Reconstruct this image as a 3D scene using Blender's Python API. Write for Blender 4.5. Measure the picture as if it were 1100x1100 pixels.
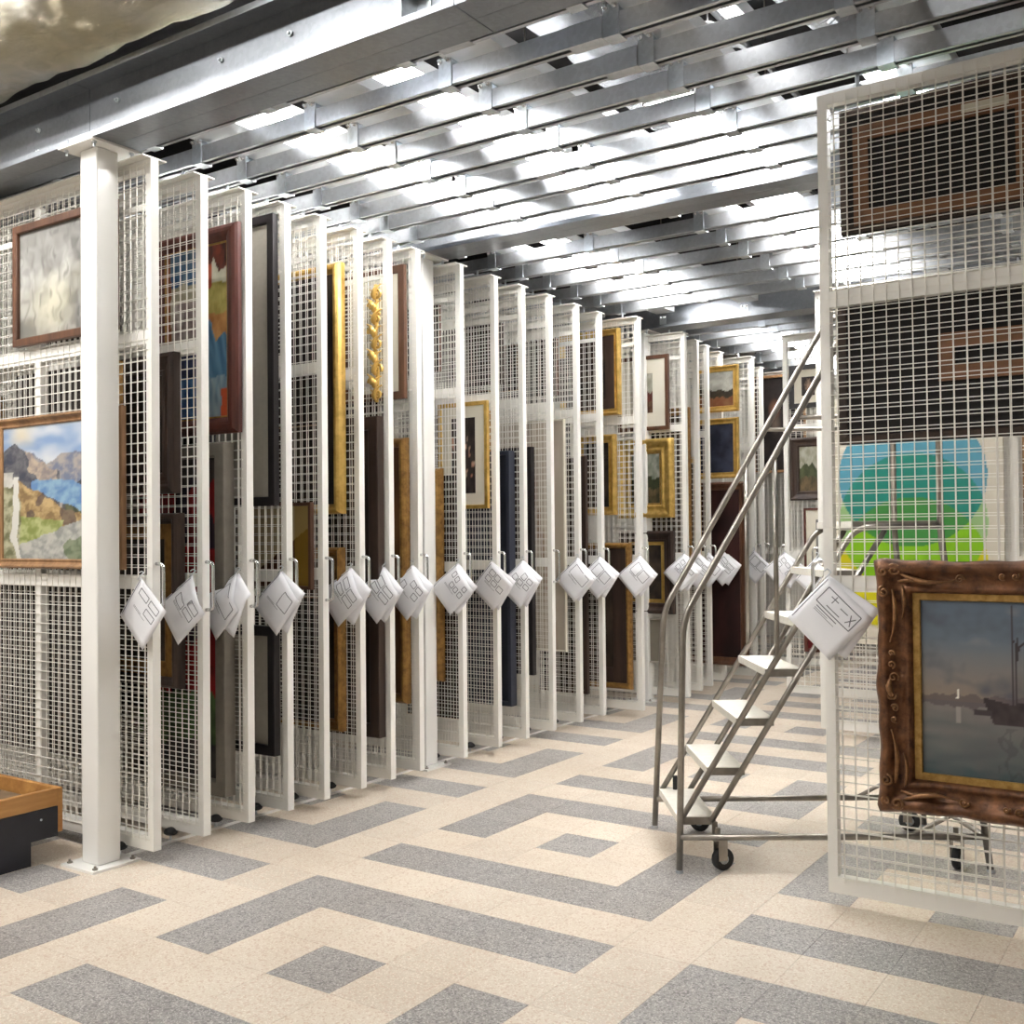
import bpy, math, random
from mathutils import Vector, Matrix, noise as mnoise

for _o in list(bpy.data.objects):
    bpy.data.objects.remove(_o, do_unlink=True)
scn = bpy.context.scene
COL = scn.collection
PI = math.pi
T = 0.3048                      # floor tile size

# ------------------------------------------------------------------ camera
def make_camera():
    f, cx, cy = 1147.33, 505.16, 554.64
    yaw, pit, rol = 0.6140, 0.0173, 0.0091
    cam = bpy.data.cameras.new('camera')
    ob = bpy.data.objects.new('camera', cam)
    COL.objects.link(ob)
    c, s = math.cos(yaw), math.sin(yaw)
    right = Vector((c, s, 0)); fw = Vector((-s, c, 0)); up = Vector((0, 0, 1))
    fw2 = fw*math.cos(pit) + up*math.sin(pit)
    up2 = up*math.cos(pit) - fw*math.sin(pit)
    cr, sr = math.cos(rol), math.sin(rol)
    ri = right*cr - up2*sr
    ui = right*sr + up2*cr
    m = Matrix((ri, ui, -fw2)).transposed().to_4x4()
    m.translation = Vector((9.2431*T, -8.8774*T, 5.1022*T))
    ob.matrix_world = m
    cam.sensor_width = 36; cam.sensor_fit = 'HORIZONTAL'
    cam.lens = 36*f/1100
    cam.shift_x = (550-cx)/1100
    cam.shift_y = (cy-550)/1100
    cam.clip_start = 0.05; cam.clip_end = 100
    scn.camera = ob
    return ob, ri, ui, fw2
CAM, CR, CU, CF = make_camera()
CPOS = CAM.matrix_world.translation.copy()
def px_of(p):
    d = Vector(p) - CPOS
    z = d.dot(CF)
    if z < .1: return None
    return (505.16 + 1147.33*d.dot(CR)/z, 554.64 - 1147.33*d.dot(CU)/z, z)

# ------------------------------------------------------------------ world, view
w = bpy.data.worlds.new('world'); scn.world = w; w.use_nodes = True
w.node_tree.nodes['Background'].inputs[0].default_value = (.5, .55, .6, 1)
w.node_tree.nodes['Background'].inputs[1].default_value = 0.05
scn.view_settings.view_transform = 'Standard'
scn.view_settings.look = 'None'
scn.view_settings.gamma = 1
scn.view_settings.use_curve_mapping = False
scn.view_settings.exposure = 1.45
LAMP = 32.0            # radiance of the tubes between the rails
ROOM_LAMP = 56.0       # radiance of the unseen fixtures on the open side of the room

random.seed(7)

# ------------------------------------------------------------------ materials
def lin(c):
    c = c/255.0
    return c/12.92 if c <= .04045 else ((c+.055)/1.055)**2.4
def rgb(r, g, b): return (lin(r), lin(g), lin(b), 1)
class NT:
    def __init__(s, name):
        s.m = bpy.data.materials.new(name); s.m.use_nodes = True
        s.t = s.m.node_tree; s.b = s.t.nodes['Principled BSDF']
    def n(s, typ, **kw):
        nd = s.t.nodes.new(typ)
        for k, v in kw.items(): setattr(nd, k, v)
        return nd
    def l(s, a, b): s.t.links.new(a, b)
    def ramp(s, fac, stops, interp='LINEAR'):
        r = s.n('ShaderNodeValToRGB'); r.color_ramp.interpolation = interp
        e = r.color_ramp.elements
        while len(e) < len(stops): e.new(.5)
        for i, (p, c) in enumerate(stops): e[i].position = p; e[i].color = c
        s.l(fac, r.inputs[0]); return r.outputs[0]
    def mix(s, fac, a, b, mode='MIX'):
        m = s.n('ShaderNodeMix', data_type='RGBA', blend_type=mode)
        for sock, v in ((m.inputs[0], fac), (m.inputs[6], a), (m.inputs[7], b)):
            if hasattr(v, 'is_output'): s.l(v, sock)
            else: sock.default_value = v
        return m.outputs[2]
    def obj(s):
        return s.n('ShaderNodeTexCoord').outputs['Object']
    def pos(s):
        return s.n('ShaderNodeNewGeometry').outputs['Position']
    def noise(s, vec, scale, detail=3, rough=.55):
        n = s.n('ShaderNodeTexNoise'); n.inputs['Scale'].default_value = scale
        n.inputs['Detail'].default_value = detail; n.inputs['Roughness'].default_value = rough
        s.l(vec, n.inputs['Vector']); return n.outputs[0]
    def vor(s, vec, scale, feature='F1'):
        n = s.n('ShaderNodeTexVoronoi', feature=feature); n.inputs['Scale'].default_value = scale
        s.l(vec, n.inputs['Vector']); return n
    def bump(s, h, strength=.3, dist=.01):
        b = s.n('ShaderNodeBump'); b.inputs['Strength'].default_value = strength
        b.inputs['Distance'].default_value = dist
        s.l(h, b.inputs['Height']); s.l(b.outputs[0], s.b.inputs['Normal'])
    def set(s, base=None, rough=None, metal=None, spec=None):
        for k, v in (('Base Color', base), ('Roughness', rough), ('Metallic', metal), ('Specular IOR Level', spec)):
            if v is None: continue
            if hasattr(v, 'is_output'): s.l(v, s.b.inputs[k])
            else: s.b.inputs[k].default_value = v
        return s.m

def plain(name, c, rough=.5, metal=0, var=.08, scale=6, bump=0):
    k = NT(name)
    n = k.noise(k.obj(), scale)
    d = tuple(max(0, x*(1-var)) for x in c[:3]) + (1,)
    u = tuple(min(1, x*(1+var)) for x in c[:3]) + (1,)
    k.set(k.ramp(n, [(.3, d), (.7, u)]), rough, metal)
    if bump: k.bump(k.noise(k.obj(), scale*12, 4), bump, .004)
    return k.m
def galv(name, base, rough):
    k = NT(name); v = k.vor(k.obj(), 55)
    n = k.noise(k.obj(), 3.5, 4)
    a = tuple(x*.86 for x in base[:3]) + (1,); b = tuple(min(1, x*1.12) for x in base[:3]) + (1,)
    sp = k.ramp(v.outputs['Color'], [(.2, a), (.8, b)])
    cl = k.ramp(n, [(.35, a), (.7, b)])
    rr = k.ramp(n, [(.3, (rough-.02,)*3+(1,)), (.7, (rough+.04,)*3+(1,))])
    k.set(k.mix(.6, sp, cl), rr, .9)
    return k.m
def wood(name, dark, light, scale=14, stretch=(1, 1, .12), rough=.45):
    k = NT(name); mp = k.n('ShaderNodeMapping'); mp.inputs['Scale'].default_value = stretch
    k.l(k.obj(), mp.inputs[0])
    n = k.noise(mp.outputs[0], scale, 6, .65); n2 = k.noise(k.obj(), 3, 3)
    c = k.ramp(n, [(.3, dark), (.68, light)])
    k.set(k.mix(k.ramp(n2, [(.35, (0, 0, 0, 1)), (.8, (.45, .45, .45, 1))]), c, dark), rough)
    k.bump(n, .15, .003)
    return k.m
def gilt(name, dark, light, metal=.75, rough=.34, scale=40, bump=.35):
    k = NT(name); n = k.noise(k.obj(), scale, 5, .6); n2 = k.noise(k.obj(), 6, 3)
    c = k.ramp(n, [(.3, dark), (.62, light)])
    k.set(k.mix(k.ramp(n2, [(.4, (0, 0, 0, 1)), (.75, (.55, .55, .55, 1))]), c, dark), rough, metal)
    k.bump(n, bump*.5, .003)
    return k.m
def emit(name, c, s):
    k = NT(name); k.set((.9, .9, .9, 1), .4)
    k.b.inputs['Emission Color'].default_value = c
    k.b.inputs['Emission Strength'].default_value = s
    return k.m
def tile_mat(name, base, lightc, darkc, amt):
    k = NT(name); p = k.pos()
    v1 = k.vor(p, 230); v2 = k.vor(p, 140); n = k.noise(p, 1.3, 4)
    sepA = k.n('ShaderNodeSeparateColor'); k.l(v1.outputs['Color'], sepA.inputs[0])
    sepB = k.n('ShaderNodeSeparateColor'); k.l(v2.outputs['Color'], sepB.inputs[0])
    a = k.ramp(sepA.outputs[0], [(0, (0, 0, 0, 1)), (1-amt, (0, 0, 0, 1)), (1-amt+.02, (1, 1, 1, 1))])
    b = k.ramp(sepB.outputs[1], [(0, (0, 0, 0, 1)), (1-amt*.8, (0, 0, 0, 1)), (1-amt*.8+.02, (1, 1, 1, 1))])
    info = k.n('ShaderNodeObjectInfo')
    tv = k.ramp(info.outputs['Random'], [(0, tuple(x*.93 for x in base[:3])+(1,)), (1, tuple(min(1, x*1.06) for x in base[:3])+(1,))])
    c = k.mix(a, tv, lightc); c = k.mix(b, c, darkc)
    st = k.ramp(n, [(.35, (.82, .78, .74, 1)), (.6, (1, 1, 1, 1))])
    c = k.mix(.55, c, st, 'MULTIPLY')
    rr = k.ramp(k.noise(p, 9, 3), [(.3, (.3, .3, .3, 1)), (.7, (.42, .42, .42, 1))])
    k.set(c, rr, 0, .35)
    return k.m
def canvas_mat():
    k = NT('painted_canvas')
    a = k.n('ShaderNodeVertexColor'); a.layer_name = 'Col'
    k.set(a.outputs[0], .5, 0, .3)
    k.bump(k.noise(k.obj(), 120, 4), .15, .002)
    return k.m
def foil_mat(name, c1, c2):
    k = NT(name); p = k.pos(); mp = k.n('ShaderNodeMapping'); mp.inputs['Scale'].default_value = (.6, 1, 1)
    k.l(p, mp.inputs[0])
    n = k.noise(mp.outputs[0], 16, 8, .75); n2 = k.noise(p, 1.4, 4)
    k.set(k.ramp(n2, [(.38, c1), (.62, c2)]), .27, .75)
    k.bump(n, 1, .06)
    return k.m

M = {}
M['white'] = plain('white_powder_coat', rgb(238, 236, 230), .28, 0, .02, 3)
M['wire'] = plain('white_coated_wire', rgb(236, 233, 225), .35, 0, .02, 3)
M['column'] = plain('white_column_paint', rgb(240, 239, 235), .25, 0, .02, 2)
M['galv'] = galv('galvanised_steel', (.55, .57, .60, 1), .34)
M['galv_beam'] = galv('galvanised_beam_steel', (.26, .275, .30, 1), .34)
M['galv_light'] = plain('bright_zinc_sheet', (.80, .82, .84, 1), .42, .35, .06, 5)
M['zinc'] = galv('zinc_plated_bracket', (.66, .70, .74, 1), .3)
M['steel'] = plain('worn_steel_tube', (.30, .275, .245, 1), .34, .85, .18, 14, .1)
M['chrome'] = plain('brushed_chrome', (.72, .72, .72, 1), .2, 1, .05, 20)
M['tread'] = plain('ribbed_aluminium_tread', rgb(222, 218, 208), .45, .15, .06, 30, .25)
M['rubber'] = plain('black_rubber', (.02, .02, .022, 1), .6, 0, .2, 10)
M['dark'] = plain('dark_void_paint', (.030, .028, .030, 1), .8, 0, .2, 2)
M['wall'] = plain('off_white_wall_paint', rgb(226, 222, 214), .7, 0, .03, 1.5)
M['paper'] = plain('white_paper', rgb(236, 236, 240), .55, 0, .02, 6)
M['ink'] = plain('printed_grey_ink', rgb(112, 112, 120), .7, 0, .1, 30)
M['lens'] = emit('lit_tube_lens', (1, .98, .95, 1), LAMP)
M['lens_dim'] = emit('dim_tube_lens', (1, .98, .95, 1), 4.0)
M['lens_mid'] = emit('lit_tube_lens_middle_bay', (1, .98, .95, 1), LAMP*.48)
M['lens_far'] = emit('lit_tube_lens_far_bay', (1, .98, .95, 1), LAMP*.28)
M['lens_room'] = emit('lit_room_lens', (1, .985, .955, 1), ROOM_LAMP)
M['lens_beam'] = emit('lit_room_lens_by_beam', (1, .985, .955, 1), ROOM_LAMP*.33)
M['fixture'] = plain('white_enamel_housing', rgb(235, 236, 236), .35, 0, .02, 3)
M['beige_tile'] = tile_mat('beige_terrazzo_tile', rgb(216, 203, 186), rgb(232, 222, 208), rgb(206, 184, 165), .2)
M['grey_tile'] = tile_mat('grey_terrazzo_tile', rgb(156, 152, 149), rgb(196, 193, 189), rgb(128, 124, 123), .24)
M['slab'] = plain('grout_slab', rgb(126, 112, 100), .8, 0, .1, 4)
M['canvas'] = canvas_mat()
M['backboard'] = plain('dark_canvas_back', rgb(38, 30, 25), .8, 0, .25, 5)
M['blackboard'] = plain('black_backing', rgb(24, 20, 19), .75, 0, .3, 4)
M['stretcher'] = wood('pine_stretcher', rgb(96, 62, 40), rgb(150, 104, 70), 10, (.15, 1, 1))
M['f_brown'] = wood('walnut_frame', rgb(66, 42, 30), rgb(110, 74, 52))
M['f_oak'] = wood('oak_frame', rgb(112, 80, 50), rgb(172, 132, 92))
M['f_maroon'] = wood('mahogany_frame', rgb(58, 25, 18), rgb(102, 48, 35))
M['f_dark'] = wood('dark_stained_frame', rgb(40, 28, 24), rgb(74, 56, 46))
M['f_black'] = plain('black_lacquer_frame', rgb(30, 26, 28), .35, 0, .2, 8)
M['f_navy'] = plain('navy_box_frame', rgb(44, 48, 62), .55, 0, .1, 8)
M['f_grey'] = plain('grey_felt_box_frame', rgb(112, 106, 96), .8, 0, .1, 20)
M['f_gold'] = gilt('gold_leaf_frame', (.56, .34, .08, 1), (.84, .58, .18, 1), .7, .3, 18, .2)
M['f_gold_dark'] = gilt('aged_gilt_frame', (.17, .085, .025, 1), (.40, .22, .06, 1), .5, .38, 25, .3)
M['f_bronze'] = gilt('bronze_gilt_frame', (.05, .022, .012, 1), (.235, .10, .042, 1), .5, .42, 26, .5)
M['f_bronze_high'] = gilt('bronze_ornament_highlight', (.11, .05, .022, 1), (.34, .17, .07, 1), .5, .4, 30, .4)  # lighter bronze puts a highlight into the colour of the raised ornaments
M['liner_gold'] = gilt('gilt_liner', (.26, .14, .03, 1), (.48, .30, .09, 1), .5, .45)
M['mat_board'] = plain('cream_mat_board', rgb(216, 210, 194), .8, 0, .03, 5)
M['mat_grey'] = plain('grey_linen_mat', rgb(176, 170, 158), .85, 0, .05, 30)
M['crate_wood'] = wood('varnished_ash', rgb(166, 112, 56), rgb(214, 162, 96), 12, (1, .12, 1), .4)
M['crate_dark'] = plain('black_painted_plywood', rgb(38, 38, 46), .5, 0, .2, 6)
M['felt'] = plain('brown_felt_pad', rgb(120, 98, 74), .9, 0, .15, 12)
M['foil_gold'] = foil_mat('aged_foil_wrap', (.74, .66, .46, 1), (.92, .90, .86, 1))
M['foil'] = foil_mat('silver_foil_wrap', (.75, .76, .78, 1), (.92, .92, .93, 1))
M['flex'] = plain('ribbed_flex_duct', (.42, .43, .45, 1), .45, .6, .1, 10)
M['pipe_white'] = plain('white_pipe', rgb(206, 208, 210), .5, 0, .05, 5)
M['blue'] = plain('blue_plastic_cap', rgb(40, 60, 200), .4, 0, .05, 5)
M['gapdark'] = plain('slot_shade_black', (.012, .012, .013, 1), .8, 0, .1, 5)

# ------------------------------------------------------------------ mesh helpers
class MB:
    def __init__(s): s.v = []; s.f = []
    def box(s, x0, x1, y0, y1, z0, z1):
        b = len(s.v)
        s.v += [(x0,y0,z0),(x1,y0,z0),(x1,y1,z0),(x0,y1,z0),(x0,y0,z1),(x1,y0,z1),(x1,y1,z1),(x0,y1,z1)]
        s.f += [tuple(b+i for i in q) for q in ((0,3,2,1),(4,5,6,7),(0,1,5,4),(1,2,6,5),(2,3,7,6),(3,0,4,7))]
        return s
    def obox(s, c, ax, ay, az):                    # oriented box: centre and three half vectors
        b = len(s.v); c = Vector(c); ax = Vector(ax); ay = Vector(ay); az = Vector(az)
        for sz in (-1, 1):
            for sx, sy in ((-1,-1),(1,-1),(1,1),(-1,1)):
                s.v.append(tuple(c+ax*sx+ay*sy+az*sz))
        s.f += [tuple(b+i for i in q) for q in ((0,3,2,1),(4,5,6,7),(0,1,5,4),(1,2,6,5),(2,3,7,6),(3,0,4,7))]
        return s
    def bar(s, p, q, wdt, hgt=None, upv=(0,0,1)):
        p = Vector(p); q = Vector(q); d = (q-p)
        u = Vector(upv)
        if abs(d.normalized().dot(u)) > .98: u = Vector((1,0,0))
        a = d.cross(u).normalized(); b = a.cross(d).normalized()
        return s.obox((p+q)/2, d/2, a*wdt/2, b*(hgt or wdt)/2)
    def tube(s, pts, r, n=8, cap=True):
        pts = [Vector(p) for p in pts]; m = len(pts); b = len(s.v)
        rr = r if isinstance(r, (list, tuple)) else [r]*m
        tan = []
        for i in range(m):
            d = Vector((0,0,0))
            if i: d += (pts[i]-pts[i-1]).normalized()
            if i < m-1: d += (pts[i+1]-pts[i]).normalized()
            tan.append(d.normalized())
        u = Vector((0,0,1))
        if abs(tan[0].dot(u)) > .9: u = Vector((1,0,0))
        nv = (u - tan[0]*u.dot(tan[0])).normalized()
        for i in range(m):
            if i: nv = (nv - tan[i]*nv.dot(tan[i])).normalized()
            bv = tan[i].cross(nv)
            for k in range(n):
                a = 2*PI*k/n
                s.v.append(tuple(pts[i] + (nv*math.cos(a) + bv*math.sin(a))*rr[i]))
        for i in range(m-1):
            for k in range(n):
                k2 = (k+1) % n
                s.f.append((b+i*n+k, b+i*n+k2, b+(i+1)*n+k2, b+(i+1)*n+k))
        if cap:
            s.f.append(tuple(b+k for k in reversed(range(n))))
            s.f.append(tuple(b+(m-1)*n+k for k in range(n)))
        return s
    def lathe(s, c, axis, prof, n=16):             # prof: (radius, offset along axis)
        c = Vector(c); a = Vector(axis).normalized()
        return s.tube([c+a*o for r, o in prof], [max(r, 1e-4) for r, o in prof], n)
    def ball(s, c, r, n=8, m=5, sc=(1,1,1)):
        c = Vector(c); b = len(s.v)
        for i in range(m+1):
            t = PI*i/m
            for k in range(n):
                a = 2*PI*k/n
                s.v.append((c.x+r*sc[0]*math.sin(t)*math.cos(a), c.y+r*sc[1]*math.sin(t)*math.sin(a), c.z+r*sc[2]*math.cos(t)))
        for i in range(m):
            for k in range(n):
                k2 = (k+1) % n
                s.f.append((b+i*n+k, b+(i+1)*n+k, b+(i+1)*n+k2, b+i*n+k2))
        return s
    def mesh(s, name, smooth=False):
        me = bpy.data.meshes.new(name); me.from_pydata(s.v, [], s.f); me.update()
        if smooth: me.shade_smooth()
        return me
    def build(s, name, mat, parent=None, smooth=False, kind=None):
        return link(name, s.mesh(name, smooth), mat, parent, kind)
def link(name, me, mat, parent=None, kind=None):
    if mat is not None and not me.materials: me.materials.append(M[mat] if isinstance(mat, str) else mat)
    o = bpy.data.objects.new(name, me); COL.objects.link(o)
    if parent is not None: o.parent = parent
    if kind: o['kind'] = kind
    return o
def tag(o, label, cat=None, group=None, kind=None):
    o['label'] = label
    if cat: o['category'] = cat
    if group: o['group'] = group
    if kind: o['kind'] = kind
    return o
def thing(name, label, cat, loc=(0,0,0), rz=0, group=None, kind=None):
    o = bpy.data.objects.new(name, None); COL.objects.link(o)
    o.empty_display_size = .1
    o.location = loc; o.rotation_euler = (0, 0, rz)
    return tag(o, label, cat, group, kind)
def bevel_box(name, b, r, mat, parent=None, seg=2):
    o = MB().box(*b).build(name, mat, parent)
    md = o.modifiers.new('bevel', 'BEVEL'); md.width = r; md.segments = seg
    return o
ORD = ['first','second','third','fourth','fifth','sixth','seventh','eighth','ninth','tenth','eleventh','twelfth','thirteenth',
       'fourteenth','fifteenth','sixteenth','seventeenth','eighteenth','nineteenth','twentieth','twenty-first','twenty-second']

# ------------------------------------------------------------------ floor
def is_grey(i, j):
    a, b = (i+2) % 6, (j+2) % 6
    return (a, b) == (2, 2) or (a == 0 and 2 <= b <= 4) or (b == 4 and a <= 4) or (b == 0 and a <= 4) or (a == 4 and b <= 2)
def build_floor():
    fl = MB().box(-7.2, 7.2, -6.2, 13.2, -.12, -.006).build('floor', 'slab')
    tag(fl, 'beige terrazzo tile floor inlaid with grey geometric bands', None, None, 'structure')
    g = .0006
    def tm(n):
        return MB().box(-T/2+g, T/2-g, -T/2+g, T/2-g, -.006, 0).mesh(n)
    mb, mg = tm('beige_tile'), tm('grey_tile')
    mb.materials.append(M['beige_tile']); mg.materials.append(M['grey_tile'])
    cells = []
    for i in range(-23, 23):
        for j in range(-20, 43):
            x, y = (i+.5)*T, (j+.5)*T
            if not (-7.1 < x < 7.1 and -6.1 < y < 13.1): continue
            p = px_of((x, y, 0)); sz = 0
            if p and -60 < p[0] < 1160 and p[1] < 1160 and not (x < -2.0 and y > .55) and p[0] > -60:
                sz = 1/p[2]
            cells.append((sz, i, j, x, y))
    cells.sort(reverse=True)
    rest = {False: MB(), True: MB()}
    for n, (sz, i, j, x, y) in enumerate(cells):
        gr = is_grey(i, j)
        if n < 300 and sz > 0:
            o = link('tile', mg if gr else mb, None, fl); o.location = (x, y, 0)
        else:
            rest[gr].box(x-T/2+g, x+T/2-g, y-T/2+g, y+T/2-g, -.006, 0)
    rest[False].build('beige_tiles', 'beige_tile', fl, kind='stuff')
    rest[True].build('grey_tiles', 'grey_tile', fl, kind='stuff')
build_floor()

# ------------------------------------------------------------------ room shell
def shell():
    for nm, b, mt, lb in (('ceiling', (-7.2, 7.2, -6.2, 13.2, 5.0, 5.1), 'dark', 'dark ceiling high above the steel rails'),
                      ('wall_back', (-7.2, 7.2, 13.1, 13.2, 0, 5), 'wall', 'off-white wall at the far end of the store'),
                      ('wall_front', (-7.2, 7.2, -6.2, -6.1, 0, 5), 'wall', 'off-white wall on the near side of the store'),
                      ('wall_left', (-7.2, -7.1, -6.1, 13.1, 0, 5), 'wall', 'off-white wall past the inner ends of the racks'),
                      ('wall_right', (7.1, 7.2, -6.1, 13.1, 0, 5), 'wall', 'off-white wall past the pulled-out racks')):
        tag(MB().box(*b).build(nm, mt), lb, None, None, 'structure')
shell()

# ------------------------------------------------------------------ racks
V_T = [2.1,3.105,4.09,5.04,5.985,7.028,7.933,8.878,10.444,11.82,13.014,14.294,15.671,16.935,18.187,21.116,22.519,23.646,25.086]
RACK_Y = [v*T-.023 for v in V_T] + [8.112, 8.868, 9.35]
RACK_X = [-1.371]*14 + [-1.204, -1.181, -1.243, -1.283, -1.319, -1.169, -1.347, -.86]
HT = .0235                          # half thickness
LN = 4.2
def rack_meshes():
    R = {}
    def mk(n, boxes, mat):
        b = MB()
        for q in boxes: b.box(*q)
        me = b.mesh(n); me.materials.append(M[mat]); return me
    R['stile'] = mk('stile', [(-.04, 0, -HT, HT, .06, 3.385)], 'white')
    R['top_rail'] = mk('top_rail', [(-LN, -.04, -HT, HT, 3.34, 3.385)], 'white')
    R['bottom_rail'] = mk('bottom_rail', [(-LN, -.04, -HT, HT, .06, .128)], 'white')
    R['cross_rail'] = mk('cross_rail', [(-LN, -.04, -HT+.001, HT-.001, -.032, .032)], 'white')
    R['back_rail'] = mk('back_rail', [(-LN, -.04, .004, HT-.002, -.015, .015)], 'white')
    R['top_plate'] = mk('top_plate', [(-LN, -.002, -.068, .072, 3.386, 3.393)], 'white')
    wv = .0017
    for side in ('front', 'back'):
        b = MB(); y = -HT-.0016 if side == 'front' else HT+.0016
        dx = .0 if side == 'front' else .012
        x = -.055-dx
        while x > -LN+.03:
            b.box(x-wv, x+wv, y-wv, y+wv, .105, 3.372); x -= .05
        z = .112 + (0 if side == 'front' else .01)
        while z < 3.365:
            b.box(-LN+.01, -.026, y-wv*.4 - (wv*1.6 if side == 'front' else -wv*1.6), y+wv*.4 - (0 if side == 'front' else -wv*1.6)*0, z-wv, z+wv); z += .05
        me = b.mesh('wire_mesh'); me.materials.append(M['wire']); R[side] = me
    b = MB()
    pts = [(-.002, 0, 1.19)] + [(.052*math.sin(a)+0, 0, 1.19+.02-.02*math.cos(a)) if False else (.03+.022*math.sin(a), 0, 1.212-.022*math.cos(a)) for a in (0, .5, 1.05, PI/2)]
    pts += [(.03+.022*math.cos(a), 0, 1.408+.022*math.sin(a)) for a in (0, .5, 1.05, PI/2)] + [(-.002, 0, 1.43)]
    b.tube(pts, .0085, 8)
    me = b.mesh('handle', True); me.materials.append(M['chrome']); R['handle'] = me
    b = MB()
    b.lathe((0, 0, 3.388), (0,0,1), [(.02, 0), (.02, .012), (.009, .012), (.009, .066)], 8)
    me = b.mesh('trolley_bolt'); me.materials.append(M['zinc']); R['bolt'] = me
    return R
RM = rack_meshes()
def rack(label, xe, yc, right_bank=False, mids=(-.92, -2.1, -3.2), group='racks of the left bank', plate=True):
    t = thing('sliding_mesh_rack', label, 'rack', (xe, yc, 0), PI if right_bank else 0, group)
    def p(n, me, loc=(0,0,0), kind=None):
        o = link(n, me, None, t, kind); o.location = loc; return o
    p('stile', RM['stile']); p('stile', RM['stile'], (-LN+.04, 0, 0))
    for m in mids: p('stile', RM['stile'], (m, 0, 0)).scale = (1, .9, .98)
    p('top_rail', RM['top_rail']); p('bottom_rail', RM['bottom_rail'])
    p('cross_rail', RM['cross_rail'], (0, 0, 2.522)); p('cross_rail', RM['cross_rail'], (0, 0, 1.338))
    if not right_bank: p('back_rail', RM['back_rail'], (0, 0, 3.17))
    p('wire_mesh', RM['front'], kind='stuff'); p('wire_mesh', RM['back'], kind='stuff')
    p('handle', RM['handle'])
    if plate: p('top_plate', RM['top_plate'])
    for xx in (-.16, -1.4, -2.8, -4.0): p('trolley_bolt', RM['bolt'], (xx, 0, 0))
    return t
RACK_NOTE = ['beside the front column', 'with two dark frames at its end', 'with the maroon framed figure painting', 'with two dark framed grey mats',
 'bare near its end', 'with the smooth gold frame', 'with the gilt carved crest', 'just before the second column', 'just after the second column',
 'with the white matted gold frame', 'with the navy box frame', 'with the black box frame', 'with the cream canvas', 'with a thin dark frame at its end',
 'pulled out slightly before the third column', 'just after the third column', 'second after the third column', 'third after the third column',
 'with stacked gold frames at its end', 'fifth after the third column', 'sixth after the third column', 'carrying the dark bearded portrait']
for k, (x, y) in enumerate(zip(RACK_X, RACK_Y)):
    rack('white wire mesh rack, %s from the front of the left bank, %s' % (ORD[k], RACK_NOTE[k]) if len(RACK_NOTE[k].split()) < 5 else
         'white mesh rack, %s of the left bank, %s' % (ORD[k], RACK_NOTE[k]), x, y)
R_Y = 1.79+HT; F_Y = 5.52; G_Y = 7.19
R_X, F_X, G_X = 1.451, .287, -.54
rack('white mesh rack pulled out beside the ladder, carrying the ship painting', R_X, R_Y, True, (-1.15, -2.3, -3.2), 'racks pulled from the right bank', False)
rack('white mesh rack behind the ladder carrying the circles painting', F_X, F_Y, True, (-1.34, -2.4, -3.3), 'racks pulled from the right bank')
rack('white mesh rack past the ladder carrying the black framed portrait', G_X, G_Y, True, (-1.34, -2.4, -3.3), 'racks pulled from the right bank')

# ------------------------------------------------------------------ columns and beams
def column(x, y, label):
    t = thing('steel_column', label, 'column', (x, y, 0), 0, 'white steel columns', 'structure')
    h = .0635
    bevel_box('shaft', (-h, h, -h, h, .012, 3.423), .008, 'column', t)
    MB().box(-.125, .125, -.135, .135, 0, .012).build('base_plate', 'column', t)
    MB().box(-.135, .135, -.135, .135, 3.423, 3.434).build('cap_plate', 'column', t)
    for sx in (-1, 1):
        for sy in (-1, 1):
            b = MB().lathe((sx*.098, sy*.105, .012), (0,0,1), [(.013, 0), (.013, .008), (.006, .008), (.006, .018)], 6)
            b.build('anchor_bolt', 'steel', t)
            b = MB().lathe((sx*.108, sy*.105, 3.423), (0,0,-1), [(.012, 0), (.012, .009), (.006, .009), (.006, .026)], 6)
            b.build('cap_bolt', 'zinc', t)
    return t
COLY = (.468, 3.02, 6.385)
column(-1.597, COLY[0], 'white square steel column under the front beam')
column(-1.612, COLY[1], 'white square steel column between the eighth and ninth racks')
column(-1.612, COLY[2], 'white square steel column between the fifteenth and sixteenth racks')
def beam(y, label, seams, bolts, clip=()):
    t = thing('double_channel_beam', label, 'beam', (0, y, 3.434), 0, 'galvanised steel beams', 'structure')
    H, Wd, tk = .315, .128, .007
    xs = [-6.9] + list(seams) + [6.9]
    for a, b in zip(xs[:-1], xs[1:]):
        for s in (-1, 1):
            m = MB(); a2, b2 = a+.0025, b-.0025
            def yb(p, q): return (min(p*s, q*s), max(p*s, q*s))
            m.box(a2, b2, *yb(.001, tk), 0, H)
            m.box(a2, b2, *yb(tk, Wd), 0, tk)
            m.box(a2, b2, *yb(tk, Wd), H-tk, H)
            m.box(a2, b2, *yb(Wd-tk*.6, Wd), tk, .026)
            m.box(a2, b2, *yb(Wd-tk*.6, Wd), H-.03, H-tk)
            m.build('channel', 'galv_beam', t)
    for x in bolts:
        for z in (.09, .2):
            MB().lathe((x, -tk, z), (0,-1,0), [(.013, 0), (.013, .009), (.0065, .01), (.0065, .02)], 6).build('bolt', 'zinc', t)
    for x in clip:
        c = MB(); c.box(x, x+.05, -.10, -.007, .17, .176); c.box(x, x+.006, -.11, -.007, .02, .30); c.box(x, x+.07, -.014, -.007, .02, .3)
        c.build('clip_angle', 'zinc', t)
    return t
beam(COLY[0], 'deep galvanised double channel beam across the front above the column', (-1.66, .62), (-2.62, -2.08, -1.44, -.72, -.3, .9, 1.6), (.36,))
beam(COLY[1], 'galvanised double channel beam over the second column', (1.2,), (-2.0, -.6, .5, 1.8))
beam(COLY[2], 'galvanised double channel beam over the third column', (.6,), (-2.0, -.6, .5, 1.8))

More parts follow.
